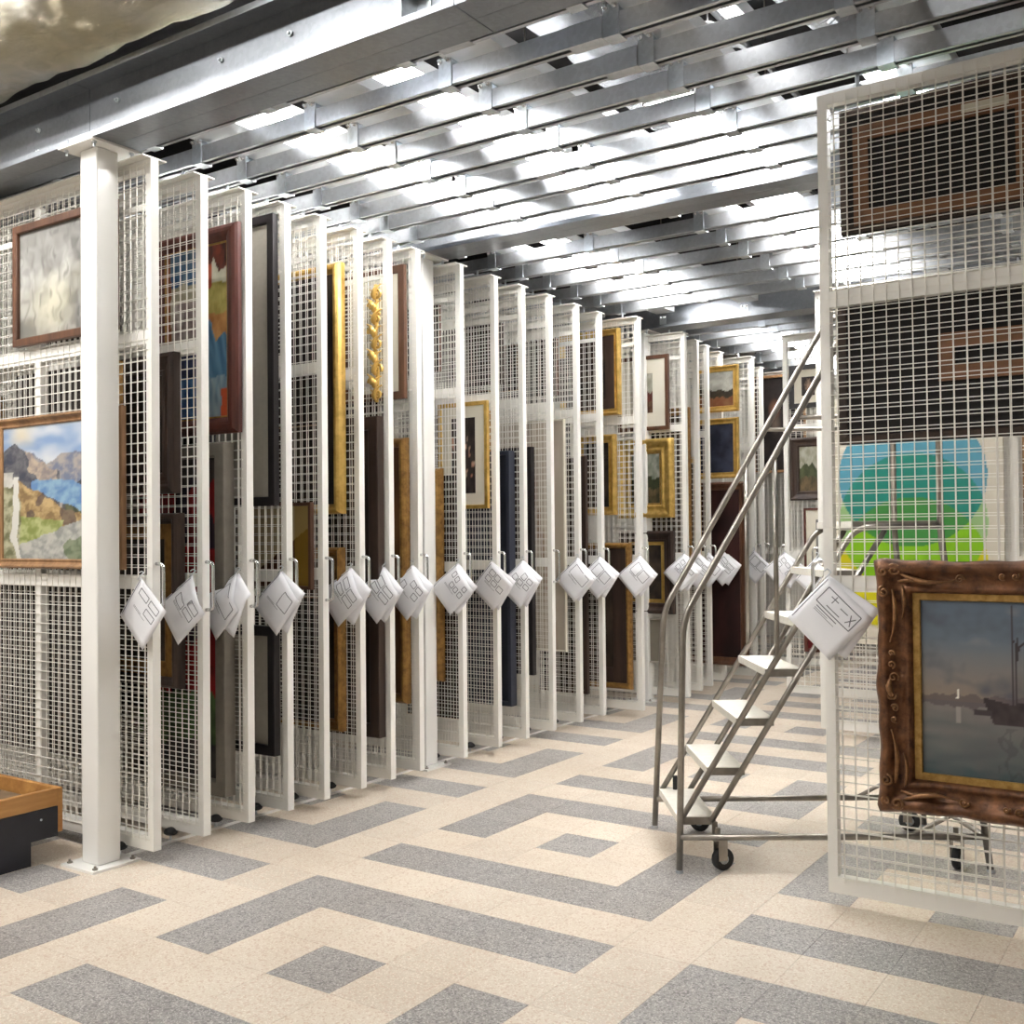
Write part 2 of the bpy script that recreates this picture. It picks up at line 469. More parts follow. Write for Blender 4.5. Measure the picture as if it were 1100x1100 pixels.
# ------------------------------------------------------------------ ceiling rails with hangers
HANG_X = [-1.385+.78*k for k in range(-4, 8)]
def rail_meshes():
    a, b, z0, z1, t = -6.6, 6.6, 3.446, 3.526, .004
    m = MB()
    for s in (-1, 1):
        y0, y1 = sorted((s*.031, s*.027))
        m.box(a, b, y0, y1, z0, z1)
        y0, y1 = sorted((s*.027, s*.011))
        m.box(a, b, y0, y1, z0, z0+t)
    m.box(a, b, -.027, .027, z1-t, z1)
    rm = m.mesh('channel'); rm.materials.append(M['galv'])
    m = MB(); m.box(a, b, -.0265, .0265, z0+.03, z0+.034)  # black strip standing in for the shade inside the slot
    slot = m.mesh('slot_shade'); slot.materials.append(M['gapdark'])
    # hanger: U strap round the rail, neck and two bolts
    m = MB(); w_ = .033
    for s in (-1, 1):
        y0, y1 = sorted((s*.031, s*.037)); m.box(-w_, w_, y0, y1, z0-.004, z1+.036)
    m.box(-w_, w_, -.037, .037, z0-.008, z0-.003)
    m.box(-w_*.9, w_*.9, -.031, .031, z1+.026, z1+.032)
    hg = m.mesh('hanger_bracket'); hg.materials.append(M['zinc'])
    m = MB()
    m.lathe((0, -.037, z1+.022), (0,-1,0), [(.012, 0), (.012, .01), (.006, .01), (.006, .022)], 6)
    bt = m.mesh('bolt'); bt.materials.append(M['chrome'])
    m = MB()
    for s in (-1, 1):
        y0, y1 = sorted((s*.031, s*.035)); m.box(-.075, .075, y0, y1, z0-.001, z1+.001)
    m.box(-.075, .075, -.035, .035, z0-.003, z0-.0005)
    sl = m.mesh('splice_sleeve'); sl.materials.append(M['galv'])
    return rm, slot, hg, bt, sl
RAILM = rail_meshes()
for k, y in enumerate(RACK_Y + [9.9, 10.4]):
    lb = 'galvanised ceiling rail over the %s rack from the front' % ORD[k] if k < len(ORD) else 'galvanised ceiling rail past every rack, %s the far wall' % ('farther from' if k == len(ORD) else 'nearest')
    t = thing('ceiling_rail', lb, 'rail', (0, y, 0), 0, 'parallel ceiling rails')
    link('channel', RAILM[0], None, t); link('slot_shade', RAILM[1], None, t)
    for x in HANG_X:
        if k > 15 and not (-3 < x < 3): continue
        o = link('hanger_bracket', RAILM[2], None, t); o.location = (x, 0, 0)
        for dx in (-.02, .02): link('bolt', RAILM[3], None, o).location = (dx, 0, 0)
    if k in (1, 2, 3, 4): xs = (.84,)
    elif k in (5, 6, 7): xs = (-.05+.0*k,)
    elif k == 0: xs = (-.62+.06, .42)
    else: xs = (.55,)
    for x in xs:
        o = link('splice_sleeve', RAILM[4], None, t); o.location = (x, 0, 0)

# ------------------------------------------------------------------ cross channels above the rails
def purlin(x, y0, y1, label, wd=.175):
    t = thing('cross_channel', label, 'channel', (x, (y0+y1)/2, 3.556), 0, 'cross channels above the rails')
    h = (y1-y0)/2
    MB().box(0, wd, -h, h, 0, .005).build('bottom_web', 'galv_light', t)
    for a in (0, wd-.005): MB().box(a, a+.005, -h, h, .005, .06).build('flange', 'galv_light', t)
    return t
BAYS = ((COLY[0]+.14, COLY[1]-.14, 'front'), (COLY[1]+.14, COLY[2]-.14, 'middle'), (COLY[2]+.14, 10.6, 'far'))
for y0, y1, nm in BAYS:
    for i, x in enumerate(HANG_X):
        if -3.1 < x < 3.0:
            purlin(x, y0, y1, '%s cross channel from the left above the rails of the %s bay' % (ORD[i-1], nm), {4: .33, 5: .33, 6: .26, 7: .19}.get(i, .175) if nm == 'front' else .175)

# ------------------------------------------------------------------ strip lights
def strip_light(x, y0, y1, z, wd, label, lens='lens', along='y', group='lit strip lights between the rails'):
    L = y1-y0
    t = thing('strip_light', label, 'lamp', ((x, (y0+y1)/2, z) if along == 'y' else ((y0+y1)/2, x, z)), 0 if along == 'y' else PI/2, group)
    h = L/2; a = wd/2
    m = MB(); m.box(-a, a, -h, h, .05, .055)
    for s in (-1, 1):
        x0, x1 = sorted((s*a, s*(a-.006))); m.box(x0, x1, -h, h, -.005, .05)
    m.box(-a, a, -h, -h+.006, -.005, .05); m.box(-a, a, h-.006, h, -.005, .05)
    if lens in ('lens_room', 'lens_beam'):
        MB().box(-.04, .04, -h, h, 0, .055).build('housing', 'fixture', t)
        for s in (-.1, .1):
            MB().tube([(s, -h+.02, -.02), (s, h-.02, -.02)], .019, 12).build('tube', lens, t, True)
            for yy in (-h+.012, h-.012): MB().box(min(0, s)-.012, max(0, s)+.012, yy-.008, yy+.008, -.04, .02).build('socket', 'fixture', t)
    else:
        m.build('housing', 'fixture', t)
        MB().box(-a+.008, a-.008, -h+.008, h-.008, 0, .012).build('lens', lens, t)
    for yy in (-h*.7, h*.7): MB().tube([(0, yy, .055), (0, yy, 5.0-z)], .005, 6).build('hanging_rod', 'steel', t)
    return t
Z1 = 3.66
strip_light(-.45, .95, 2.8, 3.79, .30, 'wide lit strip light in the front bay over the aisle edge')
strip_light(-1.3, .95, 2.8, 3.79, .24, 'lit strip light above the ends of the front racks')
strip_light(1.13, .9, 1.85, 3.79, .09, 'narrow dim strip light over the right of the front bay', 'lens_dim')
strip_light(.70, 1.95, 2.85, 3.62, .26, 'short wide lit strip light over the aisle before the second beam')
strip_light(1.62, 2.0, 2.85, 3.62, .2, 'short wide lit strip light over the ladder before the second beam')
strip_light(.55, 3.3, 6.1, Z1, .3, 'long lit strip light over the aisle in the middle bay', 'lens_mid')
strip_light(-1.07, 3.3, 6.1, Z1, .2, 'lit strip light above the rack ends in the middle bay', 'lens_mid')
strip_light(-1.0, 6.8, 9.8, Z1, .3, 'lit strip light above the rack ends in the far bay', 'lens_far')
strip_light(.6, 6.8, 9.8, Z1, .2, 'lit strip light over the aisle in the far bay', 'lens_far')
for i, (x0, x1, yy, nm) in enumerate(((-3.5, -.9, -.75, 'close to the front beam'), (-4.6, -2.2, -1.6, 'above the cart'), (-3.4, -1.0, -2.7, 'in the middle'), (-.9, 1.5, -1.4, 'added above the open floor'))):  # out-of-view lamps lighting the near side; the last is added as fill
    strip_light(yy, x0, x1, 4.35 if i == 0 else 4.84, .3, 'unseen hanging twin tube strip light on the open side, %s' % nm, 'lens_beam' if i in (0, 3) else 'lens_room', 'x', 'unseen strip lights on the open side')

# ------------------------------------------------------------------ ducts and services above
def duct(name, label, p, q, r, mat, amp, seed, nu=90, nv=40, cat='duct', sag=0):
    p = Vector(p); q = Vector(q); d = (q-p); L = d.length; d.normalize()
    u = Vector((0,0,1)); a = d.cross(u).normalized(); b = a.cross(d)
    m = MB(); 
    for i in range(nu+1):
        for k in range(nv):
            an = 2*PI*k/nv; c = p + d*(L*i/nu)
            nz = mnoise.noise(Vector((i/nu*L*3+seed, math.cos(an)*2.2, math.sin(an)*2.2)))
            nz += .5*mnoise.noise(Vector((i/nu*L*9+seed, math.cos(an)*7, math.sin(an)*7)))
            rr = r + amp*nz
            m.v.append(tuple(c + (a*math.cos(an) + b*math.sin(an))*rr))
    for i in range(nu):
        for k in range(nv):
            k2 = (k+1) % nv
            m.f.append((i*nv+k, i*nv+k2, (i+1)*nv+k2, (i+1)*nv+k))
    m.f.append(tuple(reversed(range(nv)))); m.f.append(tuple(nu*nv+k for k in range(nv)))
    o = m.build(name, mat, None, True); tag(o, label, cat); return o
duct('foil_wrapped_duct', 'large foil-wrapped duct with yellowed patches above the front beam', (-5.5, .2, 4.25), (-.62, .2, 4.25), .45, 'foil_gold', .03, 3, 160, 64)
duct('foil_wrapped_duct', 'silver foil-wrapped duct continuing past the yellowed duct', (-.5, .2, 4.2), (1.6, .2, 4.2), .37, 'foil', .02, 9, 80, 48)
duct('foil_wrapped_duct', 'crinkled silver foil duct above the front rails', (.32, .75, 4.1), (.1, 6.0, 4.1), .19, 'foil', .02, 5, 80, 28)
def flex(label, x, xb, y0, y1, z, r):
    n = int((y1-y0)/.02); pts = []; rr = []
    for i in range(n+1):
        pts.append((x+(xb-x)*i/n, y0+(y1-y0)*i/n, z)); rr.append(r if i % 2 else r*.94)
    o = MB().tube(pts, rr, 20).build('ribbed_flex_duct', 'flex', None); tag(o, label, 'duct'); return o
flex('ribbed grey flexible duct above the pulled-out rack', 1.22, 1.62, 1.5, 4.3, 4.0, .1)
def rod_thing(name, label, pts, r, mat, cat='pipe', n=8):
    o = MB().tube(pts, r, n).build(name, mat, None, True); tag(o, label, cat); return o
def ring(label, c, r, ax):
    t = thing('pipe_hanger', label, 'pipe hanger', c)
    pts = [(r*math.cos(2*PI*i/24)*ax[0], r*math.cos(2*PI*i/24)*ax[1], r*math.sin(2*PI*i/24)) for i in range(25)]
    MB().tube(pts, .009, 8, False).build('collar', 'pipe_white', t, True)
    MB().tube([(0, 0, r), (0, 0, 5.0-c[2])], .004, 6).build('rod', 'galv', t)
    return t
ring('thin white pipe ring above the third rail', (1.06, 1.32, 3.70), .05, (.82, .57))
ring('thin white pipe ring above the fourth rail', (1.04, 1.62, 3.70), .05, (.82, .57))
ring('thin white pipe ring above the fifth rail', (1.06, 1.9, 3.70), .05, (.82, .57))
rod_thing('conduit', 'thin grey conduit crossing high above the front rails', [(-2, 3.0, 4.42), (4, 3.0, 4.42)], .02, 'galv')
rod_thing('conduit', 'thin grey conduit running high along the aisle', [(.75, .8, 4.2), (.75, 9, 4.2)], .018, 'galv')
rod_thing('conduit', 'thin grey conduit running high beside the flexible duct', [(2.5, .5, 4.0), (2.5, 9, 4.0)], .02, 'galv')
t = thing('sprinkler_valve', 'small pipe drop with a blue cap above the sixth rail', 'valve', (.62, 2.42, 3.72))
MB().lathe((0, 0, 0), (0,-1,0), [(.03, 0), (.03, .05), (.02, .055)], 14).build('cap', 'blue', t)
MB().tube([(0, .01, 0), (0, .01, 1.28)], .012, 8).build('drop_pipe', 'galv', t)
for i, y in enumerate((1.9, 4.4, 7.2)):
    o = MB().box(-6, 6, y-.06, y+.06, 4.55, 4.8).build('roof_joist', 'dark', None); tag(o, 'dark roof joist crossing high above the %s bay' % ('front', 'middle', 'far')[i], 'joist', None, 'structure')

# ------------------------------------------------------------------ floor guides
FX = -1.605
o = MB().box(FX-.014, FX+.016, .62, 6.2, 0, .004).box(FX+.013, FX+.016, .62, 6.2, .0035, .014).build('floor_guide_strip', 'white')
tag(o, 'white steel guide strip on the floor under the rack ends', 'guide strip')
for k in range(15):
    t = thing('guide_bumper', 'black rubber guide bumper on the floor under the %s rack from the front' % ORD[k], 'bumper', (FX-.002, RACK_Y[k]-.036, .004), 0, 'floor bumpers under the racks')
    MB().lathe((0,0,0), (0,0,1), [(.011, 0), (.011, .006), (.006, .006), (.006, .036)], 10).build('stem', 'zinc', t)
    MB().lathe((0,0,.034), (0,0,1), [(.024, 0), (.034, .006), (.036, .016), (.03, .026), (.016, .034), (.004, .037)], 16).build('cap', 'rubber', t, True)

# ------------------------------------------------------------------ painters: colour at (u, v), v upwards
def sr(*c): return (lin(c[0]), lin(c[1]), lin(c[2]))
def mixc(a, b, t):
    t = max(0, min(1, t)); return tuple(x+(y-x)*t for x, y in zip(a, b))
def nz(x, y, s=0): return mnoise.noise(Vector((x, y, s*7.13+.37)))
def fb(x, y, s=0): return 1.5*(nz(x, y, s)+.55*nz(2.1*x, 2.1*y, s+1)+.35*nz(4.3*x, 4.3*y, s+2))
def jit(u, v, s, amt):        # painterly displacement
    return u+amt*nz(u*14, v*9, s+3), v+amt*nz(u*11, v*12, s+5)
def p_abstract(u, v):
    u2, v2 = jit(u, v, 1, .05)
    t = .5+.55*fb(u2*4, v2*3, 2)
    c = mixc(sr(120,118,114), sr(205,203,198), t)
    w_ = .5+.8*nz(u2*3, v2*2, 9)
    c = mixc(c, sr(222,216,186), max(0, w_-.35)*.8*max(0, min(1, (.66-v2)*4)))
    c = mixc(c, sr(130,128,124), max(0, min(1, (v2-.58)*3))*.6)
    c = mixc(c, sr(70,68,66), max(0, nz(u2*26, v2*7, 14)-.18)*1.1)
    c = mixc(c, sr(96,94,92), max(0, nz(u2*12, v2*3, 4)-.25)*1.2)
    return c
def p_landscape(u, v):
    u2, v2 = jit(u, v, 2, .022)
    k = .5+.75*fb(u2*13+v2*5, v2*16-u2*6, 3)
    sky = mixc(sr(146,174,214), sr(232,236,238), .45+.75*fb(u2*2.2+.4, v2*4, 5))
    sky = mixc(sky, sr(236,222,186), .8*math.exp(-((u2-.17)/.1)**2-((v2-.93)/.09)**2))
    c = sky
    far = .70+.10*abs(math.sin(u2*7+.3))+.03*nz(u2*9, 0, 1)
    if v2 < far: c = mixc(sr(126,134,156), sr(186,176,168), k)
    left = .86-.62*max(0, u2-.12)-1.2*max(0, .06-u2)+.05*nz(u2*12, 3, 2)
    if u2 < .52 and v2 < left: c = mixc(sr(70,74,88), sr(120,118,122), k)
    if u2 < .5 and v2 < left and u2 > .24+.12*nz(v2*9, u2*4, 8) and v2 > left-.14+.06*nz(u2*14, v2*8, 3): c = mixc(sr(150,140,138), sr(206,186,164), k)
    rgt = .44+1.0*max(0, u2-.55)+.04*nz(u2*10, 2, 7)
    if u2 > .55 and v2 < min(.74, rgt): c = mixc(sr(62,66,70), sr(112,112,112), k)
    if u2 > .58 and v2 < min(.58, rgt-.06): c = mixc(sr(64,76,58), sr(116,118,88), k)
    lake = .585-.02*nz(u2*5, 1, 4)
    lo = .58-.40*max(0, u2-.28)
    if .26 < u2 and lo-.06 < v2 < lake-.22*max(0, u2-.55): c = mixc(sr(108,148,198), sr(152,188,214), k)
    fore = .60-.50*max(0, u2-.12) if u2 < .66 else .33+.18*(u2-.66)
    fore += .015*nz(u2*20, 1, 3)
    if v2 < fore: c = mixc(sr(150,122,84), sr(214,184,132), k)
    if v2 < fore and nz(u2*6, v2*6, 12) > .2: c = mixc(sr(112,92,80), sr(140,120,100), k)
    if v2 < .34-.1*u2 and u2 < .55: c = mixc(sr(146,158,84), sr(196,200,140), k)
    if v2 < .10+.34*max(0, u2-.15): c = mixc(sr(158,160,156), sr(206,204,196), k)
    if v2 < .17+.06*nz(u2*7, 1, 4) and u2 > .56+.12*nz(v2*12, 2, 2): c = mixc(sr(110,124,96), sr(150,160,132), k)
    if u2 < .16 and v2 < .66-1.4*u2: c = mixc(sr(120,120,86), sr(200,196,164), k)
    if abs(u2-.10-.18*(.6-v2)**2-.04*nz(v2*4, 1, 1)) < .028 and v2 < .62: c = sr(232,230,222)
    if u2 < .09 and .55 < v2 < .66: c = mixc(sr(222,220,212), sr(190,188,180), k)
    return c
def p_figure(u, v):
    u2, v2 = jit(u, v, 4, .02); k = .5+.5*fb(u2*8, v2*10, 2)
    c = mixc(sr(176,170,140), sr(214,206,184), k)
    if v2 > .8: c = mixc(sr(70,104,140), sr(150,170,186), k)
    if v2 > .8 and u2 < .6: c = mixc(sr(52,92,132), sr(110,140,160), k)
    if u2 > .55:
        c = mixc(sr(204,204,180), sr(226,222,204), k)
        if v2 < .78: c = mixc(sr(150,140,60), sr(206,190,110), k)
        if v2 < .60: c = mixc(sr(170,110,60), sr(214,160,96), k)
        if v2 < .50+.10*nz(u2*9, 0, 3): c = mixc(sr(40,84,124), sr(120,172,204), .5+.6*nz(u2*16+v2*10, v2*4, 6))
        if v2 < .24: c = mixc(c, sr(196,214,216), .5+.5*nz(u2*20, v2*8, 1))
        if u2 > .9 and v2 < .16: c = sr(206,90,50)
        if u2 > .68 and v2 > .86+.1*nz(u2*9, 1, 1): c = mixc(sr(46,40,40), sr(150,70,52), k)
        if u2 < .76 and .76 < v2 < .9: c = mixc(sr(150,54,34), sr(210,96,60), k)
    else:
        if .1 < u2 < .5 and v2 < .7: c = mixc(sr(150,132,128), sr(206,196,188), k)
        if v2 < .45: c = mixc(sr(34,38,66), sr(60,76,120), k)
        if v2 < .25: c = mixc(sr(30,80,140), sr(90,140,190), k)
        if u2 < .08: c = mixc(sr(120,66,36), sr(160,96,60), k)
    return c
def p_red(u, v):
    u2, v2 = jit(u, v, 6, .03); k = .5+.5*fb(u2*7, v2*12, 2)
    c = mixc(sr(120,16,22), sr(176,36,40), k)
    if nz(u2*4, v2*9, 8) > .22: c = mixc(sr(36,28,48), sr(66,40,60), k)
    if v2 < .26: c = mixc(sr(50,66,42), sr(96,126,74), k)
    if v2 < .10: c = mixc(sr(40,36,40), sr(80,74,70), k)
    if v2 > .93: c = mixc(sr(60,50,50), sr(90,80,76), k)
    return c
def p_sea(u, v):
    u = 2.05*u-.03
    u2, v2 = jit(u, v, 3, .012); k = .5+.5*fb(u2*5, v2*7, 1)
    if v > .43:
        t = (v2-.43)/.57
        c = mixc(sr(112,100,88), sr(84,92,100), t*1.6)
        c = mixc(c, sr(66,78,92), max(0, t-.45)*1.2)
        cl = fb(u2*3.2+1, v2*6, 8)
        c = mixc(c, sr(142,134,122), max(0, cl)*1.1*max(0, min(1, (t-.55)*4))*max(0, min(1, (.97-t)*5)))
        c = mixc(c, sr(60,64,74), max(0, -cl-.2)*.6)
    else:
        t = v2/.43
        c = mixc(sr(54,66,68), sr(102,98,94), t+.25*nz(u2*3, v2*22, 4))
        c = mixc(c, sr(80,74,74), .35*k)
    if abs(v-.43) < .035+.02*nz(u*14, 0, 2): c = mixc(sr(70,62,64), c, .3)
    if .27 < u < .295 and .44 < v < .44+.07*(1-abs(u-.282)/.013): c = sr(196,192,182)
    if .27 < u < .30 and .30 < v < .40: c = mixc(c, sr(140,134,126), .5)
    # boat
    if .50 < u < 1.3 and .30 < v:
        hb = .43-.12*min(1, (u-.5)/.08) if u < .58 else .31
        ht = .43+.03*max(0, 1-(u-.5)/.2) if u < .75 else .44
        if hb < v < ht: c = mixc(sr(42,36,38), sr(62,54,54), k)
    if .42 < u < .56 and .355 < v < .385: c = sr(52,46,48)
    for mx, top in ((.735, .98), (.765, .90)):
        if abs(u-mx-.01*(v-.4)) < .006 and .43 < v < top: c = sr(48,42,44)
    if abs(u-.775) < .018*(1-abs(v-.74)/.07) : c = sr(44,38,40)
    if .735 < u < .77 and abs(v-(.80-1.2*(u-.735))) < .008: c = sr(44,38,40)
    if .77 < u < .90 and abs(v-(.74+.55*(u-.77))) < .008: c = sr(46,40,42)
    if .60 < u < .95 and v < .30 and abs(nz(u*12, v*14, 3)) < .12: c = mixc(c, sr(40,38,42), .3)
    return tuple(x*2.5 for x in c)
def circ_painter(W, H, cen, cz, r):
    def f(u, v):
        x, z = u*W, v*H
        ins = [(x-cen)**2+(z-q)**2 < r*r for q in cz]
        a, b, c = ins
        if a and b and c: return sr(66,146,66)
        if a and b: return sr(26,140,124)
        if b and c: return sr(138,200,14)
        if a: return sr(92,164,188)
        if b: return sr(166,204,140)
        if c: return sr(226,216,10)
        return sr(232,224,206)
    return f
def p_portrait(u, v):
    k = .5+.5*fb(u*5, v*7, 3); c = mixc(sr(30,24,24), sr(52,44,42), k)
    d = math.hypot((u-.40)/.13, (v-.66)/.12)
    if d < 1: c = mixc(sr(150,106,82), sr(60,42,36), d)
    d = math.hypot((u-.42)/.13, (v-.50)/.12)
    if d < 1: c = mixc(sr(120,104,92), c, d)
    return c
def p_small_portrait(u, v):
    k = .5+.5*fb(u*6, v*6, 4); c = mixc(sr(44,38,38), sr(70,60,58), k)
    d = math.hypot((u-.5)/.28, (v-.55)/.38)
    if d < 1: c = mixc(sr(190,158,134), sr(60,48,44), d+.5*nz(u*9, v*9, 1))
    return c
def p_dark(seed, a=(40,34,30), b=(84,70,58)):
    def f(u, v):
        return mixc(sr(*a), sr(*b), .5+.6*fb(u*3, v*4, seed))
    return f
def p_scene(seed, sky=(150,156,150), mid=(92,86,64), low=(70,52,40)):
    def f(u, v):
        u2, v2 = jit(u, v, seed, .03); k = .5+.5*fb(u2*6, v2*6, seed)
        h = .52+.18*nz(u2*4, 1, seed)
        if v2 > h: return mixc(sr(*sky), mixc(sr(*sky), sr(235,230,220), .5), k)
        if v2 > h*.55: return mixc(sr(*mid), mixc(sr(*mid), sr(20,20,16), .5), k)
        return mixc(sr(*low), mixc(sr(*low), sr(170,140,100), .4), k)
    return f
def p_flat(c, var=.1, seed=1):
    def f(u, v): return mixc(sr(*c), tuple(x*.6 for x in sr(*c)), .5*var*4*abs(fb(u*4, v*4, seed)))
    return f
def p_flower(u, v):
    k = .5+.5*fb(u*7, v*7, 2); c = mixc(sr(48,42,42), sr(76,66,62), k)
    if nz(u*9, v*9, 5) > .3 and .2 < v < .75: c = mixc(sr(206,120,96), sr(220,196,170), k)
    return c
def p_tri(u, v):
    c = sr(196,178,142)
    if v < .62*(u-.15)*1.4: c = sr(84,48,30)
    if u > .82: c = mixc(c, sr(176,140,40), .6)
    return c
def p_cream(u, v):
    c = mixc(sr(214,200,180), sr(228,218,202), .5+.5*fb(u*3, v*3, 2))
    if abs(u-.6-.3*(1-v)) < .02: c = sr(176,150,128)
    return c

# ------------------------------------------------------------------ pictures
def canvas_mesh(w_, h_, nx, ny, fn, gain=.72):
    v = []; f = []; cols = []
    for j in range(ny+1):
        for i in range(nx+1):
            u, q = i/nx, j/ny
            v.append((-w_/2+w_*u, 0, h_*q)); cols += [min(1, x*gain) for x in fn(u, q)]+[1]
    for j in range(ny):
        for i in range(nx):
            a = j*(nx+1)+i; f.append((a, a+1, a+nx+2, a+nx+1))
    me = bpy.data.meshes.new('canvas'); me.from_pydata(v, [], f); me.update()
    at = me.color_attributes.new('Col', 'FLOAT_COLOR', 'POINT')
    at.data.foreach_set('color', cols)
    return me
PROF = {
 'flat': lambda w_, d: [(0, 0), (0, d*.95), (w_*.08, d), (w_*.9, d), (w_, d*.9), (w_, d*.3)],
 'scoop': lambda w_, d: [(0, 0), (0, d*.7), (w_*.08, d*.86), (w_*.2, d), (w_*.32, d*.92), (w_*.45, d*.7), (w_*.62, d*.55), (w_*.76, d*.52), (w_*.82, d*.62), (w_*.92, d*.6), (w_, d*.45), (w_, d*.2)],
 'round': lambda w_, d: [(0, 0), (0, d*.5), (w_*.12, d*.8), (w_*.3, d*.97), (w_*.5, d), (w_*.7, d*.92), (w_*.88, d*.7), (w_, d*.5), (w_, d*.2)],
}
def frame_mesh(w_, h_, prof, seg=1, orn=None):
    """mitred moulding swept round a rectangle; local x centred, z from 0, depth towards -y"""
    m = MB(); n = len(prof); per = []
    for ins, dep in prof:
        loop = []
        a = (-w_/2+ins, ins); b = (w_/2-ins, ins); c = (w_/2-ins, h_-ins); d = (-w_/2+ins, h_-ins)
        for si, (p, q) in enumerate(((a, b), (b, c), (c, d), (d, a))):
            for k in range(seg):
                t = k/seg; x = p[0]+(q[0]-p[0])*t; z = p[1]+(q[1]-p[1])*t
                dd = dep
                if orn: 
                    ex, ez, ed = orn(ins, dep, x, z, si, t); x += ex; z += ez; dd += ed
                loop.append((x, -dd, z))
        per.append(loop)
    N = 4*seg
    for lp in per: m.v += lp
    for i in range(n-1):
        for k in range(N):
            k2 = (k+1) % N
            m.f.append((i*N+k, i*N+k2, (i+1)*N+k2, (i+1)*N+k))
    return m
def picture(name, label, face_y, x0, x1, z0, z1, fw_, depth, fmat, fn, style='scoop', facing=-1, mat=None, mat_w=0, liner=0, lmat='liner_gold',
            res=(26, 30), group=None, cat='painting', seg=1, orn=None, art_label=None):
    w_, h_ = x1-x0, z1-z0
    t = thing(name, label, cat, ((x0+x1)/2, face_y, z0), 0 if facing < 0 else PI, group)
    y_off = -.004
    fr = frame_mesh(w_, h_, PROF[style](fw_, depth), seg, orn)
    fr.v = [(x, y+y_off, z) for x, y, z in fr.v]
    fr.build('frame', fmat, t, seg > 1)
    MB().box(-w_/2+.004, w_/2-.004, -.010, -.004, .004, h_-.004).build('backing', 'backboard', t)
    ins = fw_-.002; y = -.010-depth*.22
    if liner:
        lm = frame_mesh(w_-2*ins, h_-2*ins, PROF['flat'](liner, depth*.42))
        lm.v = [(x, yy+y_off, z+ins) for x, yy, z in lm.v]
        lm.build('liner', lmat, t); ins += liner-.002
    if mat_w:
        mm = frame_mesh(w_-2*ins, h_-2*ins, [(0, 0), (0, .003), (mat_w, .003), (mat_w, 0)])
        mm.v = [(x, yy+y-.001, z+ins) for x, yy, z in mm.v]
        mm.build('mat_board', mat, t); ins += mat_w-.001
    cm = canvas_mesh(w_-2*ins, h_-2*ins, res[0], res[1], fn)
    c = link('canvas', cm, 'canvas', t); c.location = (0, y, ins)
    if art_label: c['label'] = art_label
    return t
def fy(k): return RACK_Y[k-1]-HT-.006       # front face of a left rack (1-based)
def by(k): return RACK_Y[k-1]+HT+.006

picture('framed_painting', 'grey abstract painting in thin brown frame behind the front column, above the landscape', fy(1), -2.469, -1.60, 2.58, 3.225, .04, .035, 'f_brown', p_abstract, 'flat', res=(90, 70))
picture('framed_painting', 'mountain lake landscape in oak frame on the first rack', fy(1), -2.635, -1.552, 1.40, 2.20, .05, .04, 'f_oak', p_landscape, 'scoop', res=(140, 110))
picture('framed_painting', 'pale framed picture at the far left edge of the first rack', fy(1), -3.5, -2.70, 2.45, 3.1, .05, .04, 'f_oak', p_scene(3), 'flat')
picture('framed_painting', 'upper dark brown framed painting at the end of the second rack', fy(2), -2.1, -1.519, 1.78, 2.50, .11, .06, 'f_dark', p_dark(2), 'scoop')
picture('framed_painting', 'lower brown and gold framed painting at the end of the second rack', fy(2), -2.15, -1.489, .79, 1.68, .055, .06, 'f_dark', p_dark(4), 'round', liner=.08, lmat='f_gold_dark')
picture('framed_painting', 'bright figure painting with blue drapery in wide maroon frame', fy(3), -2.07, -1.39, 2.105, 3.216, .085, .05, 'f_maroon', p_figure, 'round', res=(60, 90), liner=.012)
picture('framed_painting', 'tall red painting in deep grey box frame under the figure painting', fy(3), -2.3, -1.456, .197, 2.054, .075, .075, 'f_grey', p_red, 'flat', res=(60, 110))
picture('framed_painting', 'tall dark framed picture with plain grey mat near the ceiling', fy(4), -2.1, -1.413, 1.725, 3.332, .05, .04, 'f_black', p_flat((176,170,158)), 'flat', mat='mat_grey', mat_w=.16)
picture('framed_painting', 'small dark framed picture with plain grey mat near the floor', fy(4), -1.95, -1.417, .359, 1.064, .055, .045, 'f_black', p_flat((176,170,158)), 'flat', mat='mat_grey', mat_w=.12)
picture('framed_painting', 'tan painting with dark brown wedge on the fifth rack', fy(5), -2.15, -1.43, 1.25, 1.75, .02, .03, 'f_brown', p_tri, 'flat', res=(70, 60))
picture('framed_painting', 'upper brown framed painting hung on the back of the fifth rack', by(5), -2.3, -1.46, 2.2, 3.06, .09, .05, 'f_gold_dark', p_dark(6), 'scoop', 1)
picture('framed_painting', 'lower brown framed painting hung on the back of the fifth rack', by(5), -2.3, -1.46, .48, 1.2, .09, .05, 'f_gold_dark', p_dark(7), 'scoop', 1)
picture('framed_painting', 'smooth bright gold framed painting on the sixth rack', fy(6), -2.1, -1.465, 1.687, 3.193, .06, .07, 'f_gold', p_dark(8), 'round')
picture('framed_painting', 'aged brown gilt framed painting low on the sixth rack', fy(6), -2.1, -1.475, .392, 1.487, .07, .06, 'f_gold_dark', p_dark(9), 'scoop')
picture('framed_painting', 'tall near-black framed painting on the seventh rack', fy(7), -2.1, -1.403, .32, 2.289, .08, .06, 'f_dark', p_dark(10), 'flat')
picture('framed_painting', 'brown framed picture with pale mat high on the eighth rack', fy(8), -1.95, -1.442, 2.432, 3.293, .05, .03, 'f_brown', p_flat((196,188,170)), 'flat', mat='mat_board', mat_w=.12)
picture('framed_painting', 'tall orange gilt framed painting on the eighth rack', fy(8), -2.0, -1.43, .485, 2.179, .06, .06, 'f_gold_dark', p_dark(11, (90,60,34), (140,96,52)), 'round')
picture('framed_painting', 'gilt framed painting behind the second column on the ninth rack', fy(9), -2.1, -1.512, .563, 2.009, .06, .05, 'f_gold_dark', p_dark(12), 'round')
